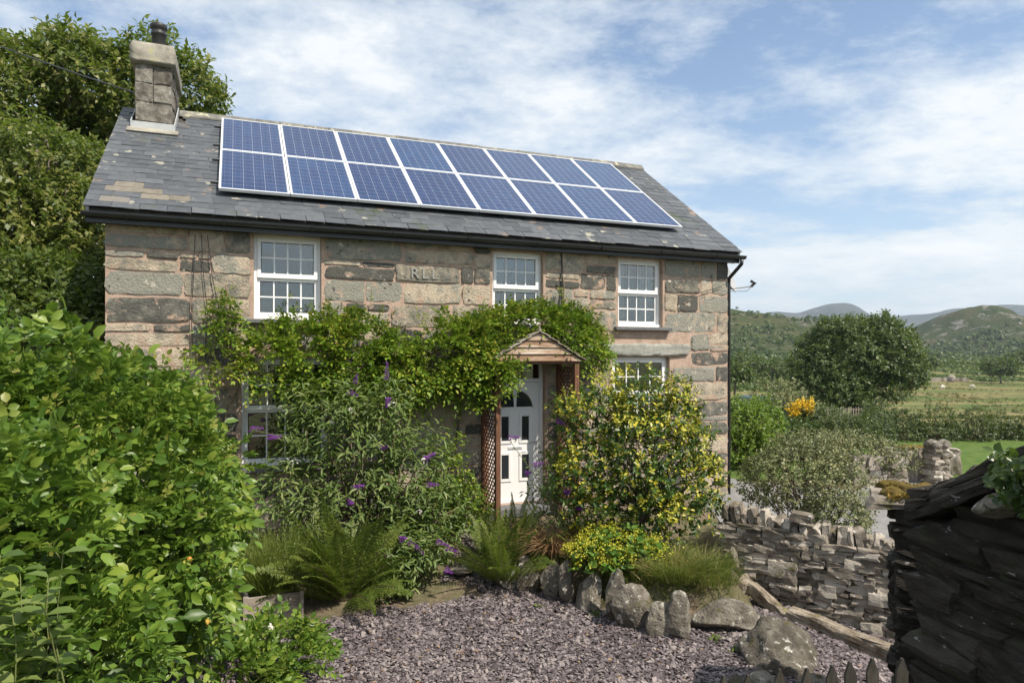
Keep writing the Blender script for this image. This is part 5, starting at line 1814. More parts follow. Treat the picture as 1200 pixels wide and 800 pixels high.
# feathery plant in the planter
pb = Vector((pp.x, pp.y, .26)); q = pl.location; pb = Vector((q.x, q.y, .26))
ft = empty('feathery_herb', pb, 0, 'soft feathery green herb growing in the wooden planter', 'plant')
k = 900
az = RNG.uniform(0, 6.28, k); rr = np.sqrt(RNG.random(k)) * .24
P = np.stack([rr * np.cos(az), rr * np.sin(az), np.zeros(k)], 1)
d = np.stack([np.cos(az) * rr * 1.6, np.sin(az) * rr * 1.6, np.ones(k)], 1) + RNG.normal(size=(k, 3)) * .22
V1 = scatter(T_BLADE, P, d, rdir(k), RNG.uniform(.35, .85, k), .012)
P2 = P + nrmz(d) * RNG.uniform(.15, .75, k)[:, None]
P2 = np.repeat(P2, 4, 0)
V2 = scatter(T_QUAD, P2 + RNG.normal(size=P2.shape) * .03, rdir(len(P2)) + np.array([0, 0, .5]), rdir(len(P2)), .05, .22)
leafobj('foliage', join([V1, V2]), M['fern'], ft)

# variegated holly on the bed
hb_ = at(752, 640, 9.55); hb_.z = .40
hol = empty('variegated_holly', hb_, 0, 'yellow and green variegated evergreen bush right of the door', 'shrub')
bl = []
for px, py, D, rx, ry, rz in ((745, 480, 9.6, .40, .4, .52), (700, 495, 9.5, .42, .4, .45), (790, 515, 9.6, .46, .45, .50), (755, 545, 9.45, .85, .65, .62), (690, 555, 9.4, .48, .45, .48), (805, 575, 9.5, .45, .45, .45), (745, 600, 9.4, .78, .55, .42), (672, 490, 9.5, .26, .25, .28), (797, 478, 9.6, .22, .22, .32), (828, 560, 9.6, .18, .2, .3)):
    q = at(px, py, D) - hb_; bl.append((q.x, q.y, q.z, rx, ry, rz))
P, A = shell(bl, 2700, 61, .36, .45, .6, -.85, 4.5)
leafobj('foliage', sprigs(P, A, .10, 6, .058, T_FOLD, 1.0, .75, .05, 24, .5), M['holly'], hol)
P, A = shell(bl, 1300, 62, .38, .0, .9, .0, 4.5)
kp = lump(P * 1.6, 17, 1.6) + P[:, 2] * .45 - P[:, 0] * .25 > .62
P, A = P[kp], A[kp]
leafobj('yellow_tips', sprigs(P, A, .11, 5, .052, T_FOLD, .95, .7, .0, 28, .4), M['goldleaf'], hol)
mb = MB(); rs = random.Random(6)
limb_tube(mb, (0, 0, -.1), (.02, 0, .75), .05, .035, rs, .1)
for p_ in shell(bl, 26, 63, .1, .3, .4, -.2)[0]: limb_tube(mb, (.02, 0, rs.uniform(.4, .75)), tuple(p_), .022, .006, rs, .15)
mb.build('trunk', M['bark'], hol, smooth=True)
# straggly stems below the holly, and a buddleia shoot by the porch
st_o = at(672, 655, 9.6); st_o.z = .42
stg = empty('straggly_shrub', st_o, 0, 'sparse straggly shrub with a few purple flowers in front of the porch', 'shrub')
bl = [tuple(at(px, py, D) - st_o) + r_ for px, py, D, r_ in ((660, 560, 9.7, (.28, .2, .5)), (690, 610, 9.5, (.35, .25, .3)), (635, 590, 9.8, (.16, .15, .35)))]
P, A = shell(bl, 200, 65, .3, .5, .5, -.8)
leafobj('foliage', sprigs(P, A, .15, 5, .085, T_FOLD, .45, .8, .2, 25), M['budd'], stg)
stems('stem', (0, 0, -.03), [tuple(p) for p in P[:26]], .01, .004, stg, M['twig'], 14, .1)
for i, (px, py, d, L) in enumerate(((595, 513, (1, -.2, .1), .16), (625, 545, (1, -.2, .3), .14), (652, 492, (.6, -.2, -.3), .12), (615, 555, (.8, 0, .2), .09), (676, 593, (.4, -.5, -.2), .10), (663, 577, (.5, -.5, .2), .08))):
    fq = at(px, py, 9.3) - st_o
    spike(stg, fq, d, L, 290 + i)
    MB().tube([fq + Vector(d).normalized() * L * .7, fq, fq.lerp(Vector((0, 0, 0)), .4) + Vector((0, 0, .12)), (0, 0, 0)], [.002, .0035, .005, .008], 5).build('flower_stem', M['greenstem'], stg)
    sP = np.array([tuple(fq.lerp(Vector((0, 0, 0)), t_ * .4) + Vector((0, 0, .12 * t_))) for t_ in np.linspace(.15, 1, 6)])
    leafobj('stem_leaf', sprigs(sP, rdir(6) * .4 + np.array([0, 0, .9]), .05, 2, .085, T_FOLD, .42, .9, .25, 400 + i), M['budd'], stg, 'stuff')


def tuft(name, base, n, L, W, label, cat, m, seed, rad=.2, arch=.5, extra=None, group=None):
    o = empty(name, base, 0, label, cat, group)
    rg = np.random.default_rng(seed)
    parts = []
    az = rg.uniform(0, 6.28, n); rr = np.sqrt(rg.random(n)) * rad
    P = np.stack([rr * np.cos(az), rr * np.sin(az), np.zeros(n)], 1)
    out = np.stack([np.cos(az), np.sin(az), np.zeros(n)], 1)
    lean = rg.uniform(.05, .9, n)[:, None] * arch
    d1 = nrmz(out * lean + np.array([0, 0, 1.]) + rg.normal(size=(n, 3)) * .12)
    l_ = L * rg.uniform(.5, 1.1, n)
    seg = 4
    V = []
    p, d = P.copy(), d1.copy()
    s_ = nrmz(np.cross(d1, rg.normal(size=(n, 3))))
    for k in range(seg + 1):
        w = W * (1 - (k / seg) ** 1.6) + .0006
        V.append(p - s_ * w / 2); V.append(p + s_ * w / 2)
        p = p + d * (l_ / seg)[:, None]
        d = nrmz(d + out * arch * .35 + np.array([0, 0, -.28 * arch - .03]))
    V = np.stack(V, 1).reshape(-1, 3)
    F = np.array([(2 * k, 2 * k + 1, 2 * k + 3, 2 * k + 2) for k in range(seg)])
    F = (F[None] + (np.arange(n) * 2 * (seg + 1))[:, None, None]).reshape(-1, 4)
    ob = leafobj('blades', (V, F), m, o)
    return o


def gpt(px, py, D, dz=0.0):
    q = at(px, py, D); q.z = float(hgt(q.x, q.y)) + dz
    return q


tuft('dry_sedge', gpt(648, 668, 9.42), 560, .78, .012, 'dry brown sedge tussock spilling over the edging stones', 'grass', M['sedge'], 3, .14, 1.1)
tuft('iris_leaves', gpt(690, 650, 9.3), 60, .55, .022, 'few broad green sword leaves behind the lady\'s mantle', 'plant', M['bright'], 13, .2, .45)
for i, (px, D, n, L, lab) in enumerate(((792, 8.35, 900, .46, 'thick tuft of long grass right of the lady\'s mantle'), (822, 8.6, 700, .42, 'tuft of long grass against the short broken timber'), (775, 8.9, 700, .5, 'long grass growing under the variegated bush'), (835, 8.25, 420, .30, 'dry fringe of grass above the long boulder'), (722, 9.3, 400, .5, 'grass tuft in the shade behind the lady\'s mantle'))):
    tuft('grass_tuft', gpt(px, 690, D), n, L, .0065, lab, 'grass', M['grass'], 20 + i, .30, .75, group='grass tufts on the bed')
gp_b = []
for i in range(3400):
    k_ = rs.random() * (len(BED[:6]) - 1); i_ = int(k_); q_ = Vector(BED[i_]).lerp(Vector(BED[i_ + 1]), k_ - i_)
    gp_b.append((q_.x + rs.uniform(-.1, .1), q_.y + .12 + abs(rs.gauss(0, .28))))
gp_b = np.array(gp_b); gp_b = gp_b[poly_in(BED, gp_b[:, 0], gp_b[:, 1]) > .05]
n_ = len(gp_b)
P = np.stack([gp_b[:, 0], gp_b[:, 1], hgt(gp_b[:, 0], gp_b[:, 1]) - .01], 1)
sg_ = obj('short_grass', mesh_np('short_grass', *scatter(T_BLADE, P, np.array([0, 0, 1.]) + RNG.normal(size=(n_, 3)) * .45, rdir(n_), RNG.uniform(.10, .30, n_), .035), M['grass']))
tag(sg_, 'short grass sprouting behind the edging stones', 'grass', kind='stuff')
# lady's mantle
lo_ = gpt(724, 690, 8.80, .06)
lmn = empty('ladys_mantle', lo_, 0, 'mound of lime green leaves with frothy yellow flowers over the edging stones', 'plant')
bl = [(0, 0, .12, .46, .34, .24), (-.28, -.14, .05, .3, .25, .2), (.3, -.12, .06, .28, .22, .2)]
P, A = shell(bl, 300, 67, .2, .3, .9, -.4)
leafobj('foliage', sprigs(P, A, .05, 3, .085, T_FOLD, 1.7, .6, .05, 26), M['mantle'], lmn)
P, A = shell(bl, 130, 68, .2, .0, .8, -.35)
P = np.repeat(P + A * .07, 34, 0) + RNG.normal(size=(len(P) * 34, 3)) * np.array([.045, .045, .03])
leafobj('flowers', scatter(T_QUAD, P, rdir(len(P)), rdir(len(P)), .024, 1.5), M['mantleflower'], lmn)

# dead leaves blown over the gravel
n_ = 520
lx = RNG.uniform(-3, 3.6, n_); ly = RNG.uniform(5.0, 9.0, n_)
ok_ = (poly_in(YARD, lx, ly) > .02) & (lump(np.stack([lx, ly, lx * 0], 1), 9, 1.6) > -.1)
lx, ly = lx[ok_], ly[ok_]; n_ = len(lx)
P = np.stack([lx, ly, hgt(lx, ly) + .035], 1)
tag(obj('leaf_litter', mesh_np('leaf_litter', *scatter(T_QUAD, P, RNG.normal(size=(n_, 3)) * np.array([1, 1, .15]), np.array([0, 0, 1.]) + RNG.normal(size=(n_, 3)) * .3, RNG.uniform(.02, .05, n_), 1.0), M['sedge'])), 'dry brown leaves scattered over the gravel', 'leaves', kind='stuff')

for i, (px, py, s_, lab) in enumerate(((538, 676, .20, 'flat grey flagstone where the path leaves the gravel'), (548, 655, .18, 'worn flagstone halfway along the path to the porch'), (575, 632, .2, 'flat stone slab on the path just before the door step'))):
    D = (CAMZ - .1) * FPX / (py - HOR); q = at(px, py, D)
    o = obj('flagstone', rock_mesh('flagstone', 610 + i, 3, 9, M['boulder'], True), None, (q.x, q.y, float(hgt(q.x, q.y)) + .015)); o.scale = (s_ * 1.3, s_, .05); o.rotation_euler = (0, 0, i * .7)
    tag(o, lab, 'stone')

# little weeds in the gravel
for i, (px, py, lab) in enumerate(((632, 712, 'small green weed growing in the gravel below the dark edging stone'), (864, 765, 'small weed in the gravel beside the large boulder'), (697, 722, 'green weed in the gravel under the lady\'s mantle'), (838, 752, 'tiny pale weed in the gravel by the long boulder'))):
    q = at(px, py, CAMZ * FPX / (py - HOR)); q.z = .0
    w_ = empty('weed', q, 0, lab, 'weed', 'weeds in the gravel')
    k = 40
    leafobj('foliage', scatter(T_QUAD, np.tile([0., 0, .02], (k, 1)) + RNG.normal(size=(k, 3)) * np.array([.03, .03, .012]), rdir(k) + np.array([0, 0, .5]), rdir(k), .05, .6), M['bright'], w_)

# grey green shrub over the drystone wall
go_ = gpt(945, 600, 9.6)
gsh = empty('grey_shrub', go_, 0, 'rounded grey green small leaved shrub overhanging the drystone wall', 'shrub')
bl = []
for px, py, D, rx, ry, rz in ((935, 560, 9.7, .62, .5, .46), (975, 580, 9.5, .48, .5, .50), (905, 565, 9.9, .40, .4, .34), (985, 610, 9.05, .34, .3, .30), (945, 530, 10.0, .48, .4, .28)):
    q = at(px, py, D) - go_; bl.append((q.x, q.y, q.z, rx, ry, rz))
P, A = shell(bl, 2600, 71, .16, .4, .5, -.8, 4)
leafobj('foliage', sprigs(P, A, .10, 6, .042, T_QUAD, 1.0, .8, .05, 27, .5), M['greyleaf'], gsh)
stems('stem', (0, 0, -.05), [tuple(p) for p in P[:60]], .016, .004, gsh, M['twig'], 15, .12)


# ------------------------------------------------------------------ shrubs, gate and hedge beyond the terrace
def shrub(name, blobs, n, k, size, m, label, seed, cat='shrub', group=None, width=1.0, stick=True, L=.15, T=T_QUAD, rough=.2):
    cx0 = at(*blobs[0][:3]); base = Vector((cx0.x, cx0.y, float(hgt(cx0.x, cx0.y)) - .02))
    o = empty(name, base, 0, label, cat, group)
    bl = [tuple(at(b[0], b[1], b[2]) - base) + tuple(b[3:]) for b in blobs]
    P, A = shell(bl, n, seed, rough, .4, .5, -.85)
    keep = P[:, 2] > .02
    P, A = P[keep], A[keep]
    leafobj('foliage', sprigs(P, A, L, k, size, T, width, .75, .1, seed + 1, .5), m, o)
    if stick:
        stems('stem', (0, 0, -.05), [tuple(p) for p in P[:14]], .03, .008, o, M['twig'], seed, .1)
    return o


shrub('garden_shrub', [(868, 500, 17.5, .62, .6, .62), (892, 495, 17.8, .5, .5, .52), (860, 530, 17.4, .6, .5, .5), (885, 525, 17.5, .6, .5, .4)], 1500, 6, .085, M['bright'], 'bright lime green bush beside the cottage corner', 81)
shrub('garden_shrub', [(935, 515, 19, .75, .6, .5), (905, 525, 18.5, .6, .5, .42)], 900, 6, .08, M['ivy'], 'glossy dark green bush under the yellow flowers', 83)
yf = shrub('yellow_flowers', [(932, 492, 20, .55, .4, .42), (948, 497, 20, .42, .4, .34)], 420, 5, .09, M['hedge'], 'tall clump of bright yellow flowers in the garden beyond the path', 85, 'flowers')
P = np.array([tuple(at(RNG.uniform(924, 952), RNG.uniform(468, 484) + abs(RNG.normal()) * 1.5, 19.6 + RNG.uniform(-.2, .2)) - yf.location) for _ in range(70)])
P = np.repeat(P, 10, 0) + RNG.normal(size=(700, 3)) * .045
leafobj('flower_heads', scatter(T_QUAD, P, rdir(700), rdir(700), .06, 1.4), M['yellow_f'], yf, 'stuff')
shrub('garden_shrub', [(985, 508, 18.5, .62, .5, .42), (1005, 505, 18.8, .5, .5, .38), (965, 495, 19.5, .6, .5, .4)], 1100, 6, .07, M['hedge'], 'dull green rounded bush between the yellow flowers and the gate', 87)
shrub('garden_shrub', [(1010, 535, 15.6, .62, .5, .42), (1040, 540, 15.4, .5, .4, .34), (985, 530, 15.9, .5, .5, .4)], 1100, 6, .055, M['greyleaf'], 'low blue grey spreading shrub against the gate pier', 89)
shrub('garden_shrub', [(913, 470, 27, 1.0, .7, .75), (930, 478, 26, .8, .6, .6)], 700, 5, .11, M['greyleaf'], 'feathery seedhead bush behind the yellow flowers', 91)
for i, (px, py, D, rx, rz, lab) in enumerate(((1022, 505, 26, .95, .72, 'dark hedge bush beside the blue grey shrub'), (1060, 505, 27, 1.0, .82, 'dark hedge bush standing behind the mossy gate wall'), (1098, 504, 27, 1.05, .92, 'tallest dark hedge bush behind the stacked stone gate pillar'), (1142, 505, 27, 1.1, .80, 'rounded hedge bush on the lawn edge next to the tallest one'), (1172, 506, 27.5, .85, .72, 'small hedge bush near the end of the lawn'), (1215, 508, 27, 1.0, .8, 'end hedge bush above the shed roof'), (1030, 488, 30, .9, .6, 'pale topped bush at the back of the hedge row'))):
    shrub('hedge_bush', [(px, py, D, rx * .62, .7, rz), (px - 6, py + 10, D, rx * .6, .6, rz * .6), (px + 9, py + 8, D + .2, rx * .5, .5, rz * .7)], 800, 6, .085, M['hedge'], lab, 95 + i, 'bush', 'hedge bushes along the lawn')

# gate, pillar, low wall
rs = random.Random(31)
gp_ = gpt(1098, 575, 15.2)
pil = empty('gate_pillar', gp_, R(8), 'gate pillar of stacked flat stones with rounded top stones', 'pillar')
z = -.05
while z < .74:
    h = rs.uniform(.07, .13)
    for k in range(2):
        o = obj('stone', rs.choice(dv), pil, (-.10 + k * .20 + rs.uniform(-.02, .02), rs.uniform(-.02, .02), z + h / 2)); o.scale = (.22, .38, h * 1.1)
        o.rotation_euler = (rs.uniform(-.05, .05), rs.uniform(-.05, .05), rs.uniform(-.2, .2))
    z += h
for k, (x, s_) in enumerate(((-.10, .17), (.12, .14))):
    o = obj('top_stone', rock_mesh('pillar_top', 920 + k, 3, 8, M['boulder'], True), pil, (x, 0, .84)); o.scale = (s_, .2, .14)
gw = gpt(1034, 572, 15.3)
gwl = empty('garden_wall', gw, R(6), 'low rough stone wall with mossy top running up to the gate', 'stone wall')
for z, h in ((-.05, .18), (.13, .22), (.35, .24)):
    s = -.75
    while s < .42:
        w = rs.uniform(.24, .42)
        if s + w > .5: w = .45 - s
        o = obj('stone', rs.choice(dv), gwl, (s + w / 2, rs.uniform(-.03, .03), z + h / 2)); o.scale = (w * 1.04, .42, h * 1.08)
        o.rotation_euler = (0, rs.uniform(-.05, .05), rs.uniform(-.12, .12)); s += w
gt = gpt(1074, 575, 15.45)
gate = empty('garden_gate', gt, R(6), 'small weathered grey plank gate between stone wall and pillar', 'gate')
for k in range(5):
    MB().box(-.24 + k * .098, -.152 + k * .098, -.012, .012, .02, .70 - .01 * (k % 2)).build('plank', M['greywood'], gate)
for z in (.14, .56): MB().box(-.24, .24, .013, .04, z, z + .07).build('rail', M['greywood'], gate)
bw = gpt(1072, 556, 16.6)
bwl = empty('mossy_garden_wall', bw, R(-4), 'low wall behind the gate capped with yellow green moss', 'stone wall')
for k in range(9):
    o = obj('stone', rs.choice(dv), bwl, (-.75 + k * .2, 0, .22)); o.scale = (.24, .4, .5)
    o = obj('cap_stone', rs.choice(dv), bwl, (-.75 + k * .2, 0, .54)); o.scale = (.22, .34, .16); o.rotation_euler = (0, rs.uniform(-.3, .3), rs.uniform(-.4, .4))
for k in range(6):
    o = obj('moss_cushion', rock_mesh('moss2', 940 + k, 3, 2, M['moss'], False, .12), bwl, (-.35 + k * .15, -.05, .63)); o.scale = (.14, .14, .06)

# car roof showing over the shrubs
cp = gpt(890, 470, 44)
car = empty('parked_car', cp, R(12), 'dark green car parked beyond the garden shrubs, only its top showing', 'car')
prof = [(-.86, .30), (.86, .30), (.88, .85), (.80, .92), (.64, 1.42), (.50, 1.50), (-.50, 1.50), (-.64, 1.42), (-.80, .92), (-.88, .85)]
MB().prism(prof, -1.7, 1.4).build('body', M['carpaint'], car, bevel=.05)
MB().prism([(-.86, .30), (.86, .30), (.86, .86), (.74, .94), (-.74, .94), (-.86, .86)], 1.402, 2.2).build('bonnet', M['carpaint'], car, bevel=.05)
MB().add([(-.70, -1.712, .98), (.70, -1.712, .98), (.56, -1.712, 1.40), (-.56, -1.712, 1.40)], [(0, 1, 2, 3)]).build('rear_window', M['carglass'], car)
for s in (-1, 1):
    MB().add([(s * .795, -1.5, .95), (s * .795, 1.2, .95), (s * .655, .9, 1.40), (s * .655, -1.3, 1.40)], [(0, 1, 2, 3)]).build('side_window', M['carglass'], car)
    for y in (-1.1, 1.5):
        w_ = MB().tube([(s * .72, y, .30), (s * .90, y, .30)], .30, 18).build('wheel', M['tyre'], car)
    MB().box(s * .62 - .1, s * .62 + .1, -1.73, -1.703, .70, .84).build('tail_light', M['hip'], car)


# ------------------------------------------------------------------ trees
def tree(name, base, label, blobs, n, k, size, m, seed, trunk_r, trunk_top, group=None, L=.5, limbs=14, width=1.0, rough=.22, low=-.8, inner=.35):
    base = Vector(base)
    o = empty(name, base, 0, label, 'tree', group)
    bl = [(b[0] - base.x, b[1] - base.y, b[2] - base.z) + tuple(b[3:]) for b in blobs]
    P, A = shell(bl, n, seed, rough, inner, .4, low, 3.5)
    leafobj('crown', sprigs(P, A, L, k, size, T_QUAD, width, .75, .1, seed + 2, .5), m, o)
    rg = random.Random(seed)
    mb = MB()
    tt = Vector(trunk_top) - base
    limb_tube(mb, (0, 0, -.3), tt, trunk_r, trunk_r * .6, rg, .08, 6, 9)
    Pl, _ = shell(bl, limbs, seed + 3, .1, 1.0, .3, -.3)
    for p in Pl:
        st = Vector((0, 0, 0)).lerp(tt, rg.uniform(.55, 1))
        pts = limb_tube(mb, st, tuple(p), trunk_r * .42, trunk_r * .08, rg, .16, 6, 6)
        for q in range(3):
            limb_tube(mb, pts[rg.randint(2, 5)], Vector(tuple(p)) + Vector((rg.uniform(-1, 1), rg.uniform(-1, 1), rg.uniform(-.3, 1))) * L * 2.4, trunk_r * .13, trunk_r * .03, rg, .15, 4, 5)
    mb.build('trunk', M['bark'], o, smooth=True)
    return o


def B(px, py, D, *r): return tuple(at(px, py, D)) + r


# ash tree behind the chimney
bs = at(95, 400, 21); bs.z = float(hgt(bs.x, bs.y))
tree('ash_tree', bs, 'tall airy ash tree rising behind the chimney', [B(40, 110, 21, 1.8, 1.9, 1.2), B(110, 95, 21, 1.5, 1.7, 1.0), B(175, 105, 21.5, 1.6, 1.6, 1.25), B(225, 115, 22, .75, .9, .8), B(10, 150, 20.5, 1.9, 1.7, 1.4), B(-70, 130, 21, 2.2, 2, 1.5), B(150, 165, 22, 1.5, 1.4, 1.0), B(15, 75, 21.5, .7, .9, .5), B(85, 72, 21, .8, 1, .45), B(232, 150, 22.5, .5, .6, .7)],
     5200, 7, .20, M['ash'], 101, .28, tuple(at(95, 160, 21)), L=.42, limbs=22, width=.85, rough=.30)
bs = at(45, 420, 15.5); bs.z = float(hgt(bs.x, bs.y))
tree('hawthorn_tree', bs, 'dense rounded green tree crowding the left gable', [B(40, 215, 15.5, 1.5, 1.4, 1.0), B(75, 265, 15, 1.05, 1.1, .85), B(10, 290, 14.5, 1.4, 1.2, 1.0), B(-50, 230, 15, 1.6, 1.4, 1.3), B(85, 205, 16, .8, .9, .6), B(100, 300, 15.3, .6, .7, .7), B(55, 330, 14.5, 1.2, 1.1, .8), B(100, 340, 15.0, .65, .8, .7), B(5, 350, 14, 1.2, 1, .8)],
     5600, 7, .13, M['ash'], 103, .2, tuple(at(45, 260, 15.5)), L=.28, limbs=16, width=.9, rough=.28)
bs = at(-20, 420, 12.5); bs.z = float(hgt(bs.x, bs.y))
tree('elder_bush', bs, 'dark leafy elder bush behind the rose bush left of the cottage', [B(10, 352, 12.5, 1.1, 1, .7), B(75, 350, 12.8, .7, .8, .6), B(-60, 330, 12.5, 1.1, 1, 1), B(40, 390, 12, 1, .8, .6), B(95, 376, 12.6, .40, .6, .45)],
     2600, 7, .115, M['thorn'], 105, .12, tuple(at(0, 350, 12.5)), L=.24, limbs=12, width=1.0)

# the oak in the pasture
ob_ = at(1004, 490, 78); ob_.z = float(hgt(ob_.x, ob_.y))
tree('oak_tree', ob_, 'big round crowned oak tree standing alone in the field', [B(1008, 413, 78, 4.4, 5, 3.2), B(965, 432, 77, 2.8, 3.4, 2.1), B(1045, 428, 78, 2.7, 3.4, 2.3), B(990, 450, 75, 2.7, 2.6, 1.4), B(948, 448, 76, 1.4, 2, 1.0), B(1062, 443, 77, 1.4, 2, 1.1), B(982, 392, 78, 2.2, 3, 1.4), B(1028, 389, 78, 2.0, 3, 1.3), B(1028, 458, 76, 2.4, 2.2, 1.2), B(975, 462, 75, 2.4, 2.2, 1.1), B(1000, 470, 75, 1.8, 1.8, .8), B(960, 408, 78, 1.5, 2, 1.2), B(1054, 405, 78, 1.4, 2, 1.1)],
     6800, 7, .34, M['tree_far'], 107, .55, tuple(at(1004, 445, 78)), L=.8, limbs=22, width=1.0, rough=.30, low=-.7)
# hawthorn further right and scattered field trees
for i, (px, py, D, r_, lab) in enumerate(((1172, 430, 205, 4.0, 'small spreading thorn tree standing in the far pasture'), (1085, 423, 235, 2.4, 'tiny bush on the slope right of the oak crown'), (1192, 420, 250, 4, 'tree clump above the thorn tree in the far pasture'))):
    bs = at(px, py, D); bs.z = float(hgt(bs.x, bs.y))
    tree('field_tree', bs, lab, [B(px, py, D, r_, r_, r_ * .5), B(px + 5, py + 3, D, r_ * .8, r_ * .8, r_ * .4), B(px - 8, py + 3, D, r_ * .6, r_ * .6, r_ * .35)], 360, 6, .7, M['tree_far'], 111 + i, .25, tuple(at(px, py, D)), 'trees in the far pasture', L=.9, limbs=6)
for i, (px, py, D, r_, lab) in enumerate(((872, 428, 170, 3.6, 'rounded field tree beside the cottage corner'), (905, 432, 180, 3.2, 'low bushy tree left of the oak'), (862, 438, 120, 1.4, 'small bush at the field edge by the cottage corner'))):
    bs = at(px, py, D); bs.z = float(hgt(bs.x, bs.y))
    tree('field_tree', bs, lab, [B(px, py, D, r_ * 1.2, r_, r_ * .7), B(px + 9, py + 2, D, r_ * .8, r_ * .8, r_ * .5)], 340, 6, .6, M['tree_far'], 121 + i, .22, tuple(at(px, py, D)), 'trees in the far pasture', L=.8, limbs=6)

# pale fence below the oak
fo = at(975, 479, 66); fo.z = float(hgt(fo.x, fo.y))
fen = empty('paling_fence', fo, 0, 'pale paling fence below the oak tree', 'fence')
for k in range(22):
    x = -2.3 + k * .24
    zz = float(hgt(fo.x + x, fo.y)) - fo.z
    MB().box(x - .045, x + .045, -.02, .02, zz - .1, zz + 1.0 + .05 * ((k * 7) % 3)).build('pale', M['greywood'], fen)
for z in (.35, .8): MB().box(-2.4, 2.95, .021, .06, z, z + .07).build('rail', M['greywood'], fen)

# far field wall
fo = at(1105, 444, 215); fo.z = float(hgt(fo.x, fo.y))
fwl = empty('field_wall', fo, 0, 'grey stone field wall crossing the far pasture', 'stone wall')
for k in range(16):
    x = -7 + k * .95
    o = obj('stone', rs.choice(dv), fwl, (x, 0, float(hgt(fo.x + x, fo.y)) - fo.z + .6)); o.scale = (1.0, .7, 1.5)
p_ = at(1115, 444, 212); p_.z = float(hgt(p_.x, p_.y)) + .8
o = obj('boulder', rock_mesh('far_boulder', 66, 3, 8, M['boulder']), None, p_); o.scale = (1.3, 1.1, 1.6); tag(o, 'pale standing rock beside the far field wall', 'boulder')


# animals: small grazing sheep and a brown cow, far off
def grazer(name, px, D, s, m, label, cat, rz):
    p = at(px, 452, D); p.z = float(hgt(p.x, p.y))
    bm_me = bpy.data.meshes.new(name)
    pts = [(0, 0, .62), (.42, 0, .64), (-.40, 0, .62), (.62, 0, .60), (.82, 0, .34), (.94, 0, .20), (-.52, 0, .50),
           (.36, .14, .40), (.36, .15, 0), (.36, -.14, .40), (.36, -.15, 0), (-.36, .14, .40), (-.38, .15, 0), (-.36, -.14, .40), (-.38, -.15, 0)]
    ed = [(0, 1), (0, 2), (1, 3), (3, 4), (4, 5), (2, 6), (1, 7), (7, 8), (1, 9), (9, 10), (2, 11), (11, 12), (2, 13), (13, 14)]
    rad = [.27, .26, .27, .16, .10, .06, .12, .09, .05, .09, .05, .10, .05, .10, .05]
    bm_me.from_pydata(pts, ed, [])
    o = bpy.data.objects.new(name, bm_me); COL.objects.link(o)
    sk_ = o.modifiers.new('skin', 'SKIN')
    for i, v in enumerate(bm_me.skin_vertices[0].data): v.radius = (rad[i], rad[i]); v.use_root = (i == 0)
    ss = o.modifiers.new('sub', 'SUBSURF'); ss.levels = ss.render_levels = 1
    bm_me.materials.append(m)
    o.location = p; o.scale = (s, s, s); o.rotation_euler = (0, 0, rz)
    tag(o, label, cat)


grazer('sheep', 1104, 165, 1.15, M['woolwhite'], 'white sheep grazing in the open pasture below the field wall', 'sheep', .3)
grazer('sheep', 1140, 175, 1.05, M['woolwhite'], 'white sheep grazing below the thorn tree', 'sheep', 2.6)
grazer('cow', 1063, 150, 1.9, M['brownhide'], 'reddish brown cow grazing just right of the oak', 'cow', 3.0)

# ------------------------------------------------------------------ hills
def hill_mat(name, greens, rock, rth, scale, heath=None):
    m, n, l, out = nt(name)
    g = n.new('ShaderNodeNewGeometry'); P_ = g.outputs['Position']
    f = ntex(n, l, P_, scale, 9, .68)
    c = cramp(n, l, f, greens, [.30, .44, .56, .70][:len(greens)])
    r1 = n.new('ShaderNodeMapRange'); r1.inputs['From Min'].default_value = rth; r1.inputs['From Max'].default_value = rth + .05
    l.new(ntex(n, l, P_, scale * 1.9, 9, .72, .5), r1.inputs['Value'])
    c = mixc(n, l, r1.outputs[0], c, rock)
    b = n.new('ShaderNodeBsdfPrincipled'); l.new(c, b.inputs['Base Color']); b.inputs['Roughness'].default_value = .95; b.inputs['Specular IOR Level'].default_value = .1
    bp = n.new('ShaderNodeBump'); bp.inputs['Strength'].default_value = 1; bp.inputs['Distance'].default_value = .12 / scale
    l.new(ntex(n, l, P_, scale * 5, 8, .7), bp.inputs['Height']); l.new(bp.outputs[0], b.inputs['Normal'])
    l.new(b.outputs[0], out.inputs['Surface'])
    return m


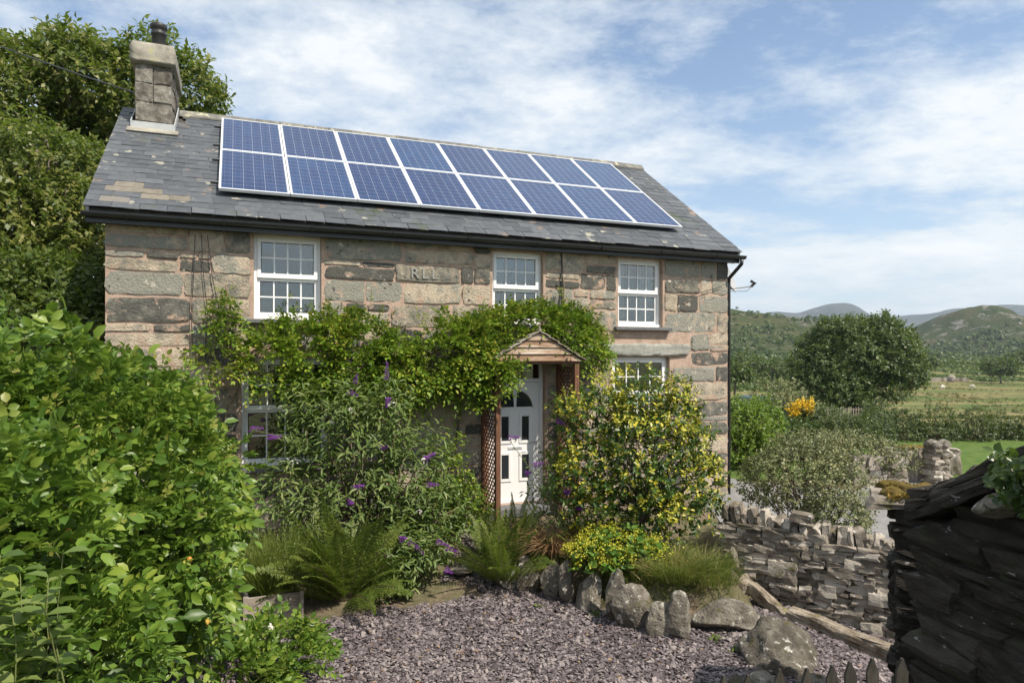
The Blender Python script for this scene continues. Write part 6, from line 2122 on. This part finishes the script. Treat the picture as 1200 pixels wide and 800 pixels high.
def hill(name, ridge, D, Dbase, zbase, m, seed, amp, back=.6, prof=.9, nx=180, nt_=60):
    """heightfield with the given skyline at distance D, falling towards Dbase"""
    rp = np.array(ridge, float)
    px = np.linspace(rp[0, 0], rp[-1, 0], nx)
    py = np.interp(px, rp[:, 0], rp[:, 1])
    k5 = np.ones(5) / 5
    py = np.convolve(np.pad(py, 2, 'edge'), k5, 'valid')
    X = (px - 600) / FPX * D
    Z = CAMZ - (py - HOR) / FPX * D
    r = np.random.default_rng(seed)
    t = np.linspace(0, 1 + back, nt_)
    V = np.zeros((nt_, nx, 3))
    for j, tt in enumerate(t):
        Y = Dbase + (D - Dbase) * tt
        sh = (.12 * tt + .88 * tt ** 2.3) if tt <= 1 else math.cos((tt - 1) / back * math.pi / 2) ** .8
        V[j, :, 0] = X + (r.random() - .5) * 0
        V[j, :, 1] = Y
        V[j, :, 2] = zbase + (Z - zbase) * sh
    q = V.reshape(-1, 3)
    nzv = lump(q / (D * .06), seed, 1.2) + .5 * lump(q / (D * .022), seed + 1, 1.2)
    w = np.repeat(np.clip(np.minimum(t, 1.0) * 1.2, 0, 1) * np.where(t > .93, np.maximum(.25, 1 - (t - .93) * 3), 1), nx)
    q[:, 2] += amp * nzv * w
    i0 = (np.arange(nt_ - 1)[:, None] * nx + np.arange(nx - 1)[None]).ravel()
    F = np.stack([i0, i0 + 1, i0 + nx + 1, i0 + nx], 1)
    o = obj(name, mesh_np(name, q, F, m, True))
    tag(o, kind='structure')
    return V.reshape(nt_, nx, 3)


H1m = hill_mat('wooded_hillside', [(.024, .038, .012), (.042, .058, .018), (.066, .074, .027), (.10, .092, .042)], (.22, .20, .18), .57, .035)
H2m = hill_mat('craggy_knoll', [(.025, .040, .014), (.042, .058, .02), (.064, .068, .028), (.08, .066, .036)], (.20, .185, .165), .55, .034)
H3m = hill_mat('far_mountain', [(.035, .042, .035), (.05, .055, .042), (.075, .075, .055)], (.12, .115, .11), .6, .003)
HV1 = hill('hillside', [(150, 372), (500, 360), (700, 358), (800, 352), (855, 361), (880, 366), (905, 369), (930, 371), (948, 374), (975, 384), (1010, 402), (1060, 420), (1100, 428)], 620, 350, 1.0, H1m, 5, 2.6, nx=300, nt_=80)
HV2 = hill('knoll', [(985, 424), (1015, 412), (1045, 402), (1068, 394), (1090, 384), (1108, 374), (1122, 367), (1140, 362), (1152, 358), (1164, 357.5), (1173, 358.5), (1179, 364), (1184, 374), (1192, 381), (1202, 386), (1230, 392), (1300, 390)], 800, 480, 1.0, H2m, 9, 3.4, nx=320, nt_=90)
hill('mountain', [(-300, 378), (300, 376), (700, 378), (860, 372), (890, 368), (912, 364), (935, 366), (952, 361), (970, 356), (990, 354), (1003, 356), (1014, 364), (1026, 370), (1045, 371), (1068, 369), (1095, 367), (1120, 362), (1150, 360), (1180, 357), (1210, 358), (1260, 352), (1400, 360), (1700, 372)], 3800, 2300, -5, H3m, 13, 6, .4, 1.1, 700, 40)


# woodland on the slopes: far-off canopy that reads as one mass
def wood(name, HV, n, rmin, rmax, seed, tmax, dens, label, m):
    rg = np.random.default_rng(seed)
    nt_, nx = HV.shape[:2]
    j = (rg.random(n * 3) ** 1.15 * tmax * nt_).astype(int); i = rg.integers(0, nx, n * 3)
    C = HV[j, i] + rg.normal(size=(n * 3, 3)) * np.array([5, 4, 0])
    nz_ = lump(C / 60, seed, 1.4)
    ok_ = nz_ > dens - (1 - j / nt_) * .5
    C = C[ok_][:n]
    C = C[C[:, 0] / C[:, 1] * FPX + 600 > 780]
    r_ = rg.uniform(rmin, rmax, len(C))
    k = 22
    d = rdir(len(C) * k, rg); d[:, 2] = np.abs(d[:, 2]) * 1.1 - .25
    P = np.repeat(C, k, 0) + d * np.repeat(r_, k)[:, None] * rg.uniform(.75, 1.05, len(d))[:, None] * np.array([1.1, 1.1, .85])
    P[:, 2] += np.repeat(r_, k) * .45
    V, F = scatter(T_QUAD, P, nrmz(np.cross(d, rg.normal(size=d.shape))), d + np.array([0, 0, .3]), np.repeat(r_, k) * .85, 1.5)
    o = obj(name, mesh_np(name, V, F, m))
    tag(o, label, 'woodland', kind='stuff')


wood('hillside_wood', HV1, 4200, 1.1, 2.7, 3, .62, -.35, 'scrubby woodland covering the left hillside', M['tree_far'])
wood('knoll_wood', HV2, 3600, 1.2, 3.0, 4, .52, -.25, 'scrubby woodland round the foot of the craggy knoll', M['tree_far'])

# bracken and rush in the pasture: clumps past counting
def clumps(name, n, xr, yr, rmin, rmax, seed, dens, label, m, k=16, pxmin=845):
    rg = np.random.default_rng(seed)
    y = rg.uniform(*yr, n); pxs = rg.uniform(*xr, n)
    x = (pxs - 600) / FPX * y
    ok_ = lump(np.stack([x / 16, y / 22, x * 0], 1), seed, 1.5) > dens
    x, y = x[ok_], y[ok_]
    r_ = rg.uniform(rmin, rmax, len(x)); C = np.stack([x, y, hgt(x, y)], 1)
    d = rdir(len(x) * k, rg); d[:, 2] = np.abs(d[:, 2])
    P = np.repeat(C, k, 0) + d * np.repeat(r_, k)[:, None] * np.array([1, 1, .7])
    V, F = scatter(T_QUAD, P, nrmz(np.cross(d, rg.normal(size=d.shape))), d, np.repeat(r_, k) * .8, 1.3)
    tag(obj(name, mesh_np(name, V, F, m)), label, 'bracken', kind='stuff')


clumps('bracken', 5200, (1040, 1330), (222, 345), .5, 1.15, 5, -.15, 'green bracken covering the terraced slope beyond the pasture', M['thorn'])
clumps('bracken', 1500, (845, 1000), (150, 330), .5, 1.2, 8, -.1, 'bracken and scrub in the pasture left of the oak', M['thorn'])
clumps('rushes', 4200, (990, 1300), (42, 215), .12, .34, 6, .05, 'tussocks of rush dotted through the rough pasture', M['rush'], 12)

# ------------------------------------------------------------------ the air
hm, hn, hl, hout = nt('haze')
pv = hn.new('ShaderNodeVolumePrincipled')
pv.inputs['Color'].default_value = (.70, .84, 1.0, 1)
pv.inputs['Density'].default_value = .00013
pv.inputs['Anisotropy'].default_value = .2
hl.new(pv.outputs[0], hout.inputs['Volume'])
hz_o = MB().box(-9000, 9000, -4000, 8000, -16, 480).build('haze', hm)
tag(hz_o, 'thin bluish summer haze filling the valley air', 'haze', kind='stuff')
